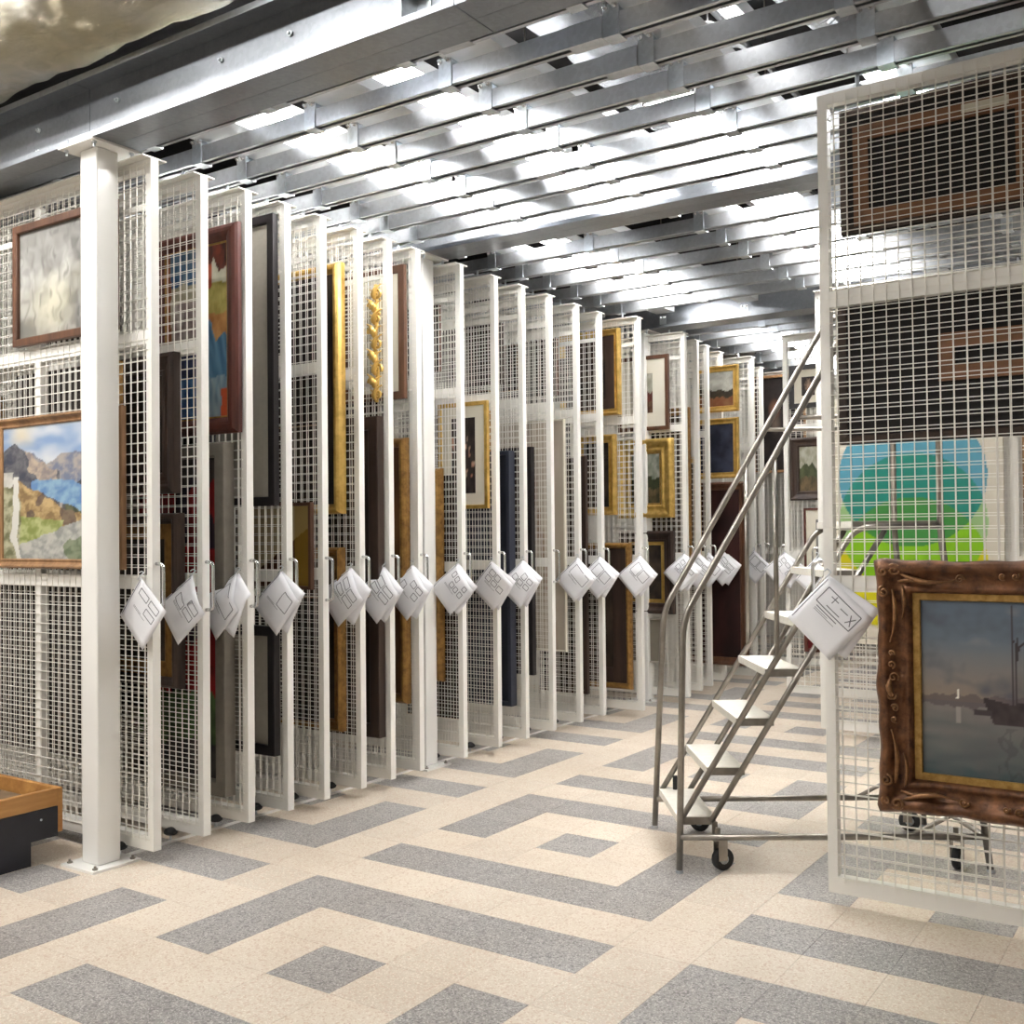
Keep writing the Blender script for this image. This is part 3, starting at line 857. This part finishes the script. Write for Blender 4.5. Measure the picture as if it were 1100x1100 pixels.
picture('framed_painting', 'pale gold framed painting on the back of the ninth rack', by(9), -1.9, -1.43, .3, 1.97, .05, .05, 'f_gold', p_dark(13), 'round', 1)
picture('framed_painting', 'thin gold framed print of a dark flower with white mat', fy(10), -1.85, -1.419, 1.741, 2.505, .028, .03, 'f_gold', p_flower, 'flat', mat='mat_board', mat_w=.085)
picture('framed_painting', 'tall navy box framed painting on the eleventh rack', fy(11), -2.05, -1.443, .30, 2.17, .03, .075, 'f_navy', p_dark(14, (40,44,58), (66,70,84)), 'flat')
picture('framed_painting', 'tall narrow black framed painting on the twelfth rack', fy(12), -2.05, -1.513, .476, 2.227, .05, .05, 'f_black', p_dark(15), 'flat')
picture('unframed_canvas', 'large unframed cream canvas on the thirteenth rack', fy(13), -2.4, -1.476, .615, 2.476, .012, .03, 'mat_board', p_cream, 'flat', cat='canvas')
picture('framed_painting', 'tall thin dark framed painting on the fourteenth rack', fy(14), -1.95, -1.493, .23, 2.199, .03, .04, 'f_dark', p_dark(16), 'flat')
picture('framed_painting', 'brown and gilt framed painting high on the fifteenth rack', fy(15), -1.95, -1.364, 2.57, 3.309, .055, .06, 'f_gold', p_dark(17), 'scoop', liner=.09, lmat='f_dark')
picture('framed_painting', 'narrow gilt framed painting in the middle of the fifteenth rack', fy(15), -1.8, -1.414, 1.714, 2.405, .07, .06, 'f_gold', p_dark(18), 'scoop')
picture('framed_painting', 'large brown framed painting with gold edge low on the fifteenth rack', fy(15), -2.0, -1.282, .235, 1.476, .05, .06, 'f_gold_dark', p_dark(19), 'round', liner=.13, lmat='f_dark')
picture('framed_painting', 'brown framed print with wide mat on the sixteenth rack', fy(16), -1.85, -1.329, 2.51, 3.205, .035, .03, 'f_brown', p_scene(5, (150,150,130), (120,60,52), (90,56,48)), 'flat', mat='mat_board', mat_w=.13)
picture('framed_painting', 'ornate bright gold framed landscape on the sixteenth rack', fy(16), -1.85, -1.289, 1.696, 2.428, .12, .07, 'f_gold', p_scene(6, (120,130,112), (70,76,50), (60,60,42)), 'scoop', liner=.02, seg=24,
        orn=lambda ins, dep, x, z, si, t: (0, 0, .012*math.sin(x*90)*math.sin(z*90) if .01 < ins < .09 else 0))
picture('framed_painting', 'wooden gilt framed dark painting below the bright gold frame', fy(16), -1.85, -1.291, .812, 1.576, .10, .06, 'f_dark', p_dark(21), 'scoop', liner=.035, lmat='f_gold')
picture('unframed_canvas', 'small unframed grey canvas low on the sixteenth rack', fy(16), -1.8, -1.408, .36, .763, .01, .03, 'mat_grey', p_flat((150,142,128)), 'flat', cat='canvas')
picture('framed_painting', 'gilt framed painting on the seventeenth rack', fy(17), -1.8, -1.31, 1.3, 2.75, .07, .05, 'f_gold_dark', p_dark(22), 'scoop')
picture('framed_painting', 'narrow gold framed painting on the eighteenth rack', fy(18), -1.8, -1.36, 1.25, 2.3, .06, .05, 'f_gold', p_dark(23), 'scoop')
picture('framed_painting', 'pale gold framed landscape high on the nineteenth rack', fy(19), -1.6, -1.124, 2.774, 3.241, .06, .04, 'f_gold', p_scene(8, (160,160,150), (80,70,56), (140,84,56)), 'scoop')
picture('framed_painting', 'gold framed dark painting in the middle of the nineteenth rack', fy(19), -1.6, -1.131, 2.103, 2.709, .06, .04, 'f_gold', p_dark(25, (36,40,56), (66,70,90)), 'scoop')
picture('framed_painting', 'tall dark painting with brown frame low on the nineteenth rack', fy(19), -1.8, -1.055, .223, 2.062, .08, .06, 'f_brown', p_dark(26, (40,20,20), (70,36,34)), 'scoop')
picture('framed_painting', 'dark bearded portrait with thin orange frame at the far end', fy(22), -1.62, -1.0, 2.233, 3.352, .03, .04, 'f_oak', p_portrait, 'flat', res=(50, 80))
# racks pulled from the right bank
GF = G_Y-HT-.006; FF = F_Y-HT-.006; RF = R_Y-HT-.006; RB = R_Y+HT+.006
picture('framed_painting', 'small portrait with white mat in black frame past the ladder', GF, -.468, -.12, 2.70, 3.10, .045, .03, 'f_black', p_small_portrait, 'flat', mat='mat_board', mat_w=.07, res=(30, 40))
picture('framed_painting', 'small green landscape in wide brown frame past the ladder', GF, -.469, -.12, 1.846, 2.426, .085, .05, 'f_dark', p_scene(9, (150,150,126), (96,104,70), (70,66,48)), 'scoop', res=(30, 40))
picture('framed_painting', 'white matted print in thin dark frame under the brown framed landscape', GF, -.348, .05, 1.02, 1.772, .018, .03, 'f_maroon', p_flat((150,150,146)), 'flat', mat='mat_board', mat_w=.09)
picture('framed_painting', 'dark red painting low on the rack past the ladder', GF, -.36, .02, .45, .9, .03, .03, 'f_maroon', p_flat((110,22,26)), 'flat')
CW, CH = 1.17, 1.84
t = thing('circles_painting', 'cream canvas of overlapping blue green and yellow circles', 'painting', (.41+CW/2, FF, .72))
MB().box(-CW/2, CW/2, -.034, -.004, 0, CH).build('stretcher', 'mat_board', t)
c = link('canvas', canvas_mesh(CW, CH, 150, 230, circ_painter(CW, CH, .56, (1.95-.72, 1.61-.72, 1.29-.72), .51)), 'canvas', t); c.location = (0, -.0355, 0)
picture('framed_painting', 'brown framed picture beside the circles painting', FF, 1.70, 2.3, 1.2, 2.35, .08, .04, 'f_oak', p_scene(12), 'flat')

# backs of two pictures on the rear of the pulled-out rack
def back_of_picture(label, x0, x1, z0, z1, sx0, sx1, sz0, sz1, bw, note=None):
    t = thing('framed_painting', label, 'painting', ((x0+x1)/2, RB, z0)); cx = (x0+x1)/2
    MB().box(x0-cx, x1-cx, .012, .05, 0, z1-z0).build('backing', 'blackboard', t)
    fm = frame_mesh(x1-x0, z1-z0, [(0, 0), (0, .03), (.03, .034), (.045, .02), (.045, 0)])
    fm.v = [(x, y+.012+.03, z) for x, y, z in fm.v]; fm.build('frame', 'f_dark', t)
    a, b, c, d = sx0-cx, sx1-cx, sz0-z0, sz1-z0
    for q in ((a, b, d-bw, d), (a, b, c, c+bw), (a, a+bw, c+bw, d-bw), (b-bw, b, c+bw, d-bw)):
        MB().box(q[0], q[1], 0, .012, q[2], q[3]).build('stretcher_bar', 'stretcher', t)
    if note:
        n = MB().box(note[0]-cx, note[1]-cx, -.001, 0, note[2]-z0, note[3]-z0).build('paper_label', 'mat_board', t)
    return t
back_of_picture('dark back of a framed picture with pine stretcher bars, topmost behind the mesh', 1.523, 2.36, 2.80, 3.325, 1.58, 2.25, 2.825, 3.24, .06, (2.0, 2.17, 3.20, 3.235))
back_of_picture('dark back of a larger framed picture in the middle behind the mesh', 1.505, 2.75, 1.92, 2.56, 1.9, 2.6, 2.15, 2.34, .06)
o = rod_thing('s_hook', 'small white steel hook hanging in the mesh beside the upper picture back', [(1.51+.012*math.sin(a*2.1), RF-.004, 3.32-.06*a/3) for a in [i*.25 for i in range(13)]], .003, 'pipe_white', 'hook', 6)

# big ornate ship painting
def ship_orn(ins, dep, x, z, si, t):
    if ins > .125: return (0, 0, 0)
    L = t; e = 0
    cz = min(t, 1-t)
    prof = .016*math.exp(-((cz)/.16)**2) + .010*math.exp(-((t-.5)/.09)**2)
    if ins < .02:
        out = .010*math.exp(-(cz/.12)**2) + .008*math.exp(-((t-.5)/.12)**2) - .006*math.sin(t*PI*6)**2
        nx, nz_ = ((0, -1), (1, 0), (0, 1), (-1, 0))[si]
        return (nx*out, nz_*out, prof*.5)
    wv = .007*math.sin(t*46+ins*60)*math.exp(-((ins-.06)/.04)**2)
    return (0, 0, prof+wv+.004*nz(x*40, z*40, ins*20))
SX0, SX1, SZ0, SZ1 = 1.682, 2.86, .452, 1.438
ship = picture('ornate_framed_painting', 'dark seascape with moored sailing ship in ornate bronze gilt frame', RF, SX0, SX1, SZ0, SZ1, .128, .085, 'f_bronze', p_sea, 'scoop',
               liner=.03, res=(150, 130), seg=60, orn=ship_orn)
def scroll(cx, cz, r, turns, ang, sgn, y, th=.009):
    pts = []; rr = []
    n = int(turns*16)
    for i in range(n+1):
        t = i/n; a = ang+sgn*t*turns*2*PI; q = r*(1-t*.85)
        pts.append((cx+q*math.cos(a), y-.012*t, cz+q*math.sin(a))); rr.append(th*(1-.4*t))
    return pts, rr
def arc_leaf(p, q, bulge, y, th):
    p = Vector(p); q = Vector(q); d = q-p; n_ = Vector((-d.z, 0, d.x)).normalized(); pts = []; rr = []
    for i in range(13):
        t = i/12; v = p+d*t+n_*bulge*math.sin(PI*t); pts.append((v.x, y-.01*math.sin(PI*t), v.z)); rr.append(th*(.35+.9*math.sin(PI*min(1, t*1.15+.05))) if t < .95 else th*.3)
    return pts, rr
W_, H_ = SX1-SX0, SZ1-SZ0
for sx in (-1, 1):
    for sz in (0, 1):
        ox, oz = sx*(W_/2-.062), .062 if sz == 0 else H_-.062
        dz = 1 if sz == 0 else -1
        for (cx, cz, r, tu, an, sg) in ((ox+sx*.03, oz-dz*.02, .024, 1.6, 0, 1), (ox-sx*.012, oz-dz*.025, .026, 1.7, PI, -1), (ox+sx*.028, oz+dz*.06, .022, 1.6, PI/2, 1)):
            MB().tube(*scroll(cx, cz, r, tu, an, sg*sx*dz, -0.094, .0062), 6).build('scroll_ornament', 'f_bronze_high', ship, True)
        MB().tube(*arc_leaf((ox-sx*.03, 0, oz-dz*.012), (ox-sx*.24, 0, oz+dz*.01), -sx*dz*.022, -0.084, .0085), 6).build('leaf_ornament', 'f_bronze_high', ship, True)
        MB().tube(*arc_leaf((ox-sx*.02, 0, oz+dz*.02), (ox-sx*.16, 0, oz+dz*.034), sx*dz*.014, -0.074, .0075), 6).build('leaf_ornament', 'f_bronze_high', ship, True)
        MB().tube(*arc_leaf((ox+sx*.0, 0, oz+dz*.05), (ox+sx*.012, 0, oz+dz*.26), sx*dz*.018, -0.08, .0085), 6).build('leaf_ornament', 'f_bronze_high', ship, True)
        MB().tube(*arc_leaf((ox-sx*.035, 0, oz+dz*.035), (ox-sx*.032, 0, oz+dz*.17), sx*dz*.012, -0.072, .0075), 6).build('leaf_ornament', 'f_bronze_high', ship, True)
        MB().tube(*scroll(ox-sx*.25, oz+dz*.008, .018, 1.4, 0, sx*dz, -0.082, .0055), 6).build('scroll_ornament', 'f_bronze_high', ship, True)
        
rnd = random.Random(3)
for (cx, cz, hor) in ((0, .06, True), (0, H_-.06, True), (-W_/2+.06, H_/2, False), (W_/2-.06, H_/2, False)):
    for s in (-1, 1):
        for r, off in ((.02, .035), (.015, .085), (.012, .13)):
            MB().tube(*scroll(cx+(s*off if hor else rnd.uniform(-.012, .012)), cz+(rnd.uniform(-.012, .012) if hor else s*off), r, 1.4, rnd.uniform(0, 6), s, -0.086, .005), 6).build('scroll_ornament', 'f_bronze_high', ship, True)
    MB().tube(*arc_leaf((cx-(.05 if hor else 0), 0, cz-(0 if hor else .05)), (cx+(.05 if hor else 0), 0, cz+(0 if hor else .05)), .012, -.08, .012), 6).build('leaf_ornament', 'f_bronze_high', ship, True)

# gilt carved crest on the seventh rack
t = thing('gilt_crest', 'openwork gilt carved crest hanging on the seventh rack', 'carving', (-1.45, fy(7), 2.38))
b = MB(); rnd = random.Random(11)
for i in range(9):
    z = .03+i*.078; sg = (-1)**i
    p_, r_ = scroll(.026*sg, z+.02, .03, 1.2, rnd.uniform(0, 6), sg, -.022, .011); b.tube(p_, r_, 7)
    for q in (.5, 1.0):
        p_, r_ = arc_leaf((.006*sg, 0, z-.02), (.06*sg*q, 0, z+.06*q+.01), .022*sg, -.02-.01*q, .014); b.tube(p_, r_, 7)
    p_, r_ = arc_leaf((0, 0, z-.02), (-.045*sg, 0, z+.05), -.018*sg, -.018, .012); b.tube(p_, r_, 7)
b.tube([(0, -.012, 0), (.012, -.012, .18), (-.012, -.012, .36), (.012, -.012, .55), (0, -.012, .73)], .013, 7)
b.build('scrollwork', 'f_gold', t, True)

# pictures deeper inside the left bank, glimpsed through the mesh
rnd = random.Random(21)
deep = [(2, 2.25, .9, .35, 1.1), (2, 3.1, .7, 1.5, 2.4), (3, 2.6, .9, .4, 1.9), (3, 2.4, .8, 2.2, 3.0), (4, 2.3, .9, .3, 1.2), (4, 2.4, .9, 1.5, 2.6), (5, 2.4, .9, .5, 2.0),
        (6, 2.3, 1.0, .4, 1.5), (6, 2.4, .9, 1.8, 3.0), (7, 2.4, .9, .5, 2.4), (8, 2.3, 1.0, .4, 1.4), (8, 2.3, .9, 1.7, 2.7), (9, 2.4, .9, 2.2, 3.1), (10, 2.2, .9, .5, 1.5), (11, 2.3, .8, 2.2, 3.0), (12, 2.3, .8, 2.4, 3.1), (14, 2.2, .8, .6, 2.4)]
looks = [('dark brown', 'f_dark'), ('aged gilt', 'f_gold_dark'), ('walnut', 'f_brown'), ('black', 'f_black')]
for i, (k, xr, w_, z0, z1) in enumerate(deep):
    nm, mt = looks[i % 4]
    picture('framed_painting', '%s framed dark painting deep inside the %s rack, %s' % (nm, ORD[k-1], 'low down' if z0 < 1 else 'high up'), fy(k), -xr-w_, -xr, z0, z1, .08, .05, mt, p_dark(30+i, (34,28,26), (80,62,50)), 'scoop', res=(10, 10), group='paintings glimpsed through the mesh')
for i, k in enumerate((1, 2, 3, 4, 6, 7, 8, 10, 11, 13, 14, 15)):
    picture('framed_painting', 'dark backed painting hung on the rear of the %s rack' % ORD[k-1], by(k), -2.75+.1*(i % 3), -1.75-.12*(i % 2), .45+.2*(i % 3), 1.3+.2*(i % 4), .08, .045, looks[i % 4][1], p_dark(50+i), 'flat', 1, res=(8, 8), group='paintings on the rear of the racks')
    if i % 2 == 0:
        picture('framed_painting', 'upper dark backed painting on the rear of the %s rack' % ORD[k-1], by(k), -2.6, -1.72, 1.85, 2.45+.1*(i % 3), .08, .045, looks[(i+1) % 4][1], p_dark(70+i), 'flat', 1, res=(8, 8), group='paintings on the rear of the racks')

for i, k in enumerate((9, 10, 11, 12, 13, 14)):
    picture('framed_painting', 'highest dark backed painting on the rear of the %s rack' % ORD[k-1], by(k), -2.45, -1.6-.1*(i % 2), 2.69, 3.15-.1*(i % 2), .08, .045, looks[(i+2) % 4][1], p_dark(90+i), 'flat', 1, res=(8, 8), group='paintings on the rear of the racks')

# ------------------------------------------------------------------ hanging layout sheets
def sheet(label, x, y, zt, cells, second=None, rz=0, ang=0, outline=None, s=(.245, .245), gap=.014):
    gap += .12*abs(math.sin(rz)) + (.014 if second else 0) - .014; y -= .018
    t = thing('layout_sheet', label, 'paper sheet', (x, y, zt), rz, 'paper layout sheets on the racks')
    def one(nm, yoff, a0, print_, pname):
        e1 = Vector((math.cos(-PI/4+a0), 0, math.sin(-PI/4+a0))); e2 = Vector((-math.cos(PI/4+a0), 0, -math.sin(PI/4+a0)))
        n = 8; m = MB()
        def P(a, b, off=0):
            bend = -.004*math.sin(PI*a/s[0])*math.sin(PI*b/s[1]) - .012*(a/s[0])*(b/s[1])
            v = e1*a+e2*b; return (v.x, yoff+bend-off-gap*min(1, -v.z/.13), v.z)
        for j in range(n+1):
            for i in range(n+1): m.v.append(P(s[0]*i/n, s[1]*j/n))
        for j in range(n):
            for i in range(n):
                q = j*(n+1)+i; m.f.append((q, q+1, q+n+2, q+n+1))
        o = m.build(nm, 'paper', t, True)
        md = o.modifiers.new('thick', 'SOLIDIFY'); md.thickness = .0012
        if print_:
            m = MB(); a_ = .05
            def line(a0_, b0_, a1_, b1_, wd=.0042):
                k = 4
                da, db = a1_-a0_, b1_-b0_; L = math.hypot(da, db); na, nb = -db/L*wd/2, da/L*wd/2
                base = len(m.v)
                for i in range(k+1):
                    a, b = a0_+da*i/k, b0_+db*i/k
                    m.v.append(P(a+na, b+nb, .0022)); m.v.append(P(a-na, b-nb, .0022))
                for i in range(k): m.f.append((base+2*i, base+2*i+1, base+2*i+3, base+2*i+2))
            for (a, b, c, d) in cells:
                line(a, b, c, b); line(c, b, c, d); line(c, d, a, d); line(a, d, a, b)
            if outline:
                for q in outline: line(*q)
            line(.008, .012, .008, s[1]-.02, .004); line(a_, .135, a_+.11, .135, .0022); line(a_, .128, a_+.07, .128, .0022)
            m.build(pname, 'ink', t)
    one('sheet', 0, ang, True, 'printed_diagram')
    if second: one('back_sheet', .012, second, False, '')
    MB().tube([(-.012, -.008, -.01), (.002, -.009, .003), (.008, 0, .014), (0, .02, .02), (-.01, .012, .028), (-.016, -.002, .02)], .0035, 6).build('tie', 'pipe_white', t, True)
    return t
def grid_cells(n, rows, rnd):
    out = []; a0, b0, A, B = .035, .026, .185, .10
    for r in range(rows):
        for i in range(n):
            if rnd.random() < .12: continue
            ww = A/n; hh = B/rows
            out.append((a0+i*ww+.006, b0+r*hh+.006, a0+(i+1)*ww-.006-.006*rnd.random(), b0+(r+1)*hh-.006-.008*rnd.random()))
    return out
rnd = random.Random(5)
SH = {1: (-.055, 2, 2, None), 2: (-.045, 2, 2, None), 3: (-.05, 1, 1, .35), 4: (-.02, 2, 1, .3), 6: (-.055, 2, 2, .25), 7: (-.03, 2, 2, .2), 8: (-.03, 3, 2, .25), 9: (-.02, 4, 2, .12),
      10: (-.03, 3, 2, .2), 11: (-.0, 3, 2, .25), 13: (-.0, 1, 1, .1), 14: (-.01, 2, 1, .2), 15: (.0, 2, 1, .12), 16: (-.02, 3, 2, .2), 17: (-.0, 2, 2, .15), 18: (.0, 2, 1, None), 19: (.02, 2, 2, .2), 20: (0, 2, 1, None)}
for k, (dx, n, rows, sec) in SH.items():
    sheet('white paper layout sheet tied to the end of the %s rack from the front' % ORD[k-1], RACK_X[k-1]+dx, fy(k), 1.366, grid_cells(n, rows, rnd), sec,
          -.14 if k == 3 else 0, rnd.uniform(-.1, .1), gap={2: .075, 4: .055, 13: .045, 3: .085, 6: .07, 7: .07, 8: .07, 9: .06, 11: .085, 12: .06, 14: .05, 15: .07, 16: .075, 17: .06, 18: .06, 19: .075}.get(k, .014))
sheet('large white layout sheet with ship sketch on the pulled-out rack', 1.478, RF, 1.372, [(.035, .03, .215, .105)], .2, 0, .02,
      [(.07, .05, .11, .05), (.09, .035, .09, .07), (.13, .06, .17, .06), (.18, .05, .205, .09), (.205, .05, .18, .09), (.08, .09, .15, .09), (.05, .118, .16, .118)])
sheet('white layout sheet on the rack carrying the circles painting', F_X+.0, FF, 1.37, grid_cells(2, 2, rnd), None, 0, .05, gap=.05)
sheet('faint white layout sheet on the rack with the black framed portrait', G_X+.0, GF, 1.37, grid_cells(3, 2, rnd), .2, 0, -.05, gap=.05)

# ------------------------------------------------------------------ rolling ladder
def ladder():
    B = Vector((.756, 1.854, 0)); ang = math.atan2(.557, .830)
    t = thing('rolling_ladder', 'worn steel rolling ladder with white treads standing in the aisle', 'ladder', B, ang)
    r = .0155
    wn, wf = .09, .665                 # near and far sides of the stair
    def bend(pts, rad=.07, n=5):
        out = [Vector(pts[0])]
        for a, b, c in zip(pts[:-2], pts[1:-1], pts[2:]):
            a, b, c = Vector(a), Vector(b), Vector(c)
            d1 = (a-b).normalized(); d2 = (c-b).normalized()
            L = min(rad, (a-b).length*.45, (c-b).length*.45)
            p, q = b+d1*L, b+d2*L
            for i in range(n+1):
                s = i/n; out.append(p*(1-s)**2+b*2*s*(1-s)+q*s*s)
        out.append(Vector(pts[-1])); return out
    sl = 1.64                           # rise per run
    for w_, w0 in ((wn, 0.0), (wf, .755)):
        z_top = 2.68; l_top = .046+(z_top-1.15)/1.745
        MB().tube(bend([(0, w0, .0), (.046, w_, 1.15), (l_top, w_, z_top), (1.245, w_, z_top), (1.245, w_, 1.58)], .09), r, 10).build('handrail', 'steel', t, True)
        MB().tube(bend([(.02, w_, .21), (.02+(1.575-.21)/sl, w_, 1.575), (1.245, w_, 1.575)], .08), r*.9, 10).build('stringer', 'steel', t, True)
        MB().tube([(.165, w_, .21), (.165+(1.56-.21)/sl, w_, 1.56)], r*.9, 10).build('stringer', 'steel', t, True)
        MB().tube(bend([(1.245, w_, 1.60), (1.25, w_, 1.5), (1.41, w0, 0)], .05), r, 10).build('rear_leg', 'steel', t, True)
        MB().tube([(.008, w0*.93+.008, .16), (1.393, w0*.97+.004, .16)], r*.95, 10).build('base_rail', 'steel', t, True)
        MB().tube([(.482, w_, 1.91), (.482, w_, .21+(.482-.02)*sl)], r*.75, 8).build('baluster', 'steel', t, True)
        MB().tube([(.585, w_, 2.09), (1.245, w_, 2.09)], r*.7, 8).build('guard_rail', 'steel', t, True)
        MB().lathe((0, w0, 0), (0,0,1), [(.018, 0), (.018, .014)], 10).build('foot', 'zinc', t)
        MB().lathe((1.41, w0, 0), (0,0,1), [(.018, 0), (.018, .014)], 10).build('foot', 'zinc', t)
        MB().tube([(1.33, w0*.98+.01, .3), (1.05, w0*.95+.015, .16)], r*.7, 8).build('brace', 'steel', t, True)
    for z, l in ((.16, 1.393), (2.68, 1.245), (2.09, 1.245)):
        MB().tube([(l, .0 if z < 1 else wn, z), (l, .755 if z < 1 else wf, z)], r*.85, 8).build('cross_tube', 'steel', t, True)
    for i in range(1, 8):
        l0 = .012+.1385*(i-1); z = .229*i; d = .175 if i < 7 else 1.245-l0
        st = MB().box(l0, l0+d, wn+.012, wf-.012, z-.006, z).build('step', 'tread', t)
        for q in (l0, l0+d-.006): MB().box(q, q+.006, wn+.012, wf-.012, z-.034, z-.006).build('lip', 'tread', st)
        for q in (wn+.006, wf-.012): MB().box(l0, l0+d, q, q+.006, z-.036, z-.002).build('end_plate', 'steel', st)
    for l, w_, rot in ((.185, .035, .3), (.205, .70, -.5), (1.27, .035, .9), (1.285, .69, -.3)):
        cs, sn = math.cos(rot), math.sin(rot)
        fk = MB(); rw = .052
        for s in (-1, 1): fk.obox((l-sn*.024*s+cs*.012, w_+cs*.024*s+sn*.012, .095), (cs*.022, sn*.022, 0), (-sn*.002, cs*.002, 0), (0, 0, .047))
        fk.obox((l, w_, .142), (cs*.03, sn*.03, 0), (-sn*.027, cs*.027, 0), (0, 0, .003))
        fk.lathe((l, w_, .145), (0,0,1), [(.012, 0), (.012, .05)], 8)
        o = fk.build('caster', 'steel', t)
        c = Vector((l+cs*.022, w_+sn*.022, rw)); ax = Vector((-sn, cs, 0))
        MB().lathe(c-ax*.016, ax, [(.03, 0), (rw-.006, .0), (rw, .006), (rw, .026), (rw-.006, .032), (.03, .032)], 20).build('wheel', 'rubber', o, True)
        MB().lathe(c-ax*.018, ax, [(.001, 0), (.022, 0), (.022, .036), (.001, .036)], 12).build('hub', 'zinc', o, True)
    for s, w_ in ((1, wn), (1, wf)):
        MB().box(.168, .192, w_-.012, w_+.004, .14, .21).build('caster_plate', 'steel', t)
    MB().tube([(.09, wf-.03, .17), (.09, wf-.03, .30)], .012, 8).build('lock_pedal', 'rubber', t)
    return t
ladder()

# ------------------------------------------------------------------ low wooden cart at the left edge
def cart():
    t = thing('wooden_cart', 'low cart with varnished wood rim on a black base beside the front column', 'cart', (-1.83, 0, 0))
    x0, y0, y1 = -.85, -1.35, .39
    MB().box(x0, 0, y0, y1, .115, .258).build('base_box', 'crate_dark', t)
    MB().box(x0+.03, -.03, y0+.03, y1-.03, .258, .285).build('felt_deck', 'felt', t)
    bevel_box('rim', (-.028, .004, y0-.01, y1+.0, .26, .345), .005, 'crate_wood', t)
    bevel_box('rim', (x0-.004, x0+.028, y0-.01, y1+.0, .26, .345), .005, 'crate_wood', t)
    bevel_box('rim', (x0-.004, .0, y1-.0, y1+.028, .13, .345), .005, 'crate_wood', t)
    bevel_box('rim', (x0-.004, .0, y0-.038, y0-.01, .13, .345), .005, 'crate_wood', t)
    for ya, yb in ((.06, .25), (-1.25, -1.06)):
        for xa in (x0+.02, -.12): MB().box(xa, xa+.115, ya, yb, 0, .115).build('leg', 'crate_dark', t)
    for yy in (.30, .05): MB().lathe((.0, yy, .21), (1,0,0), [(.006, 0), (.006, .003)], 8).build('screw', 'zinc', t)
    return t
cart()
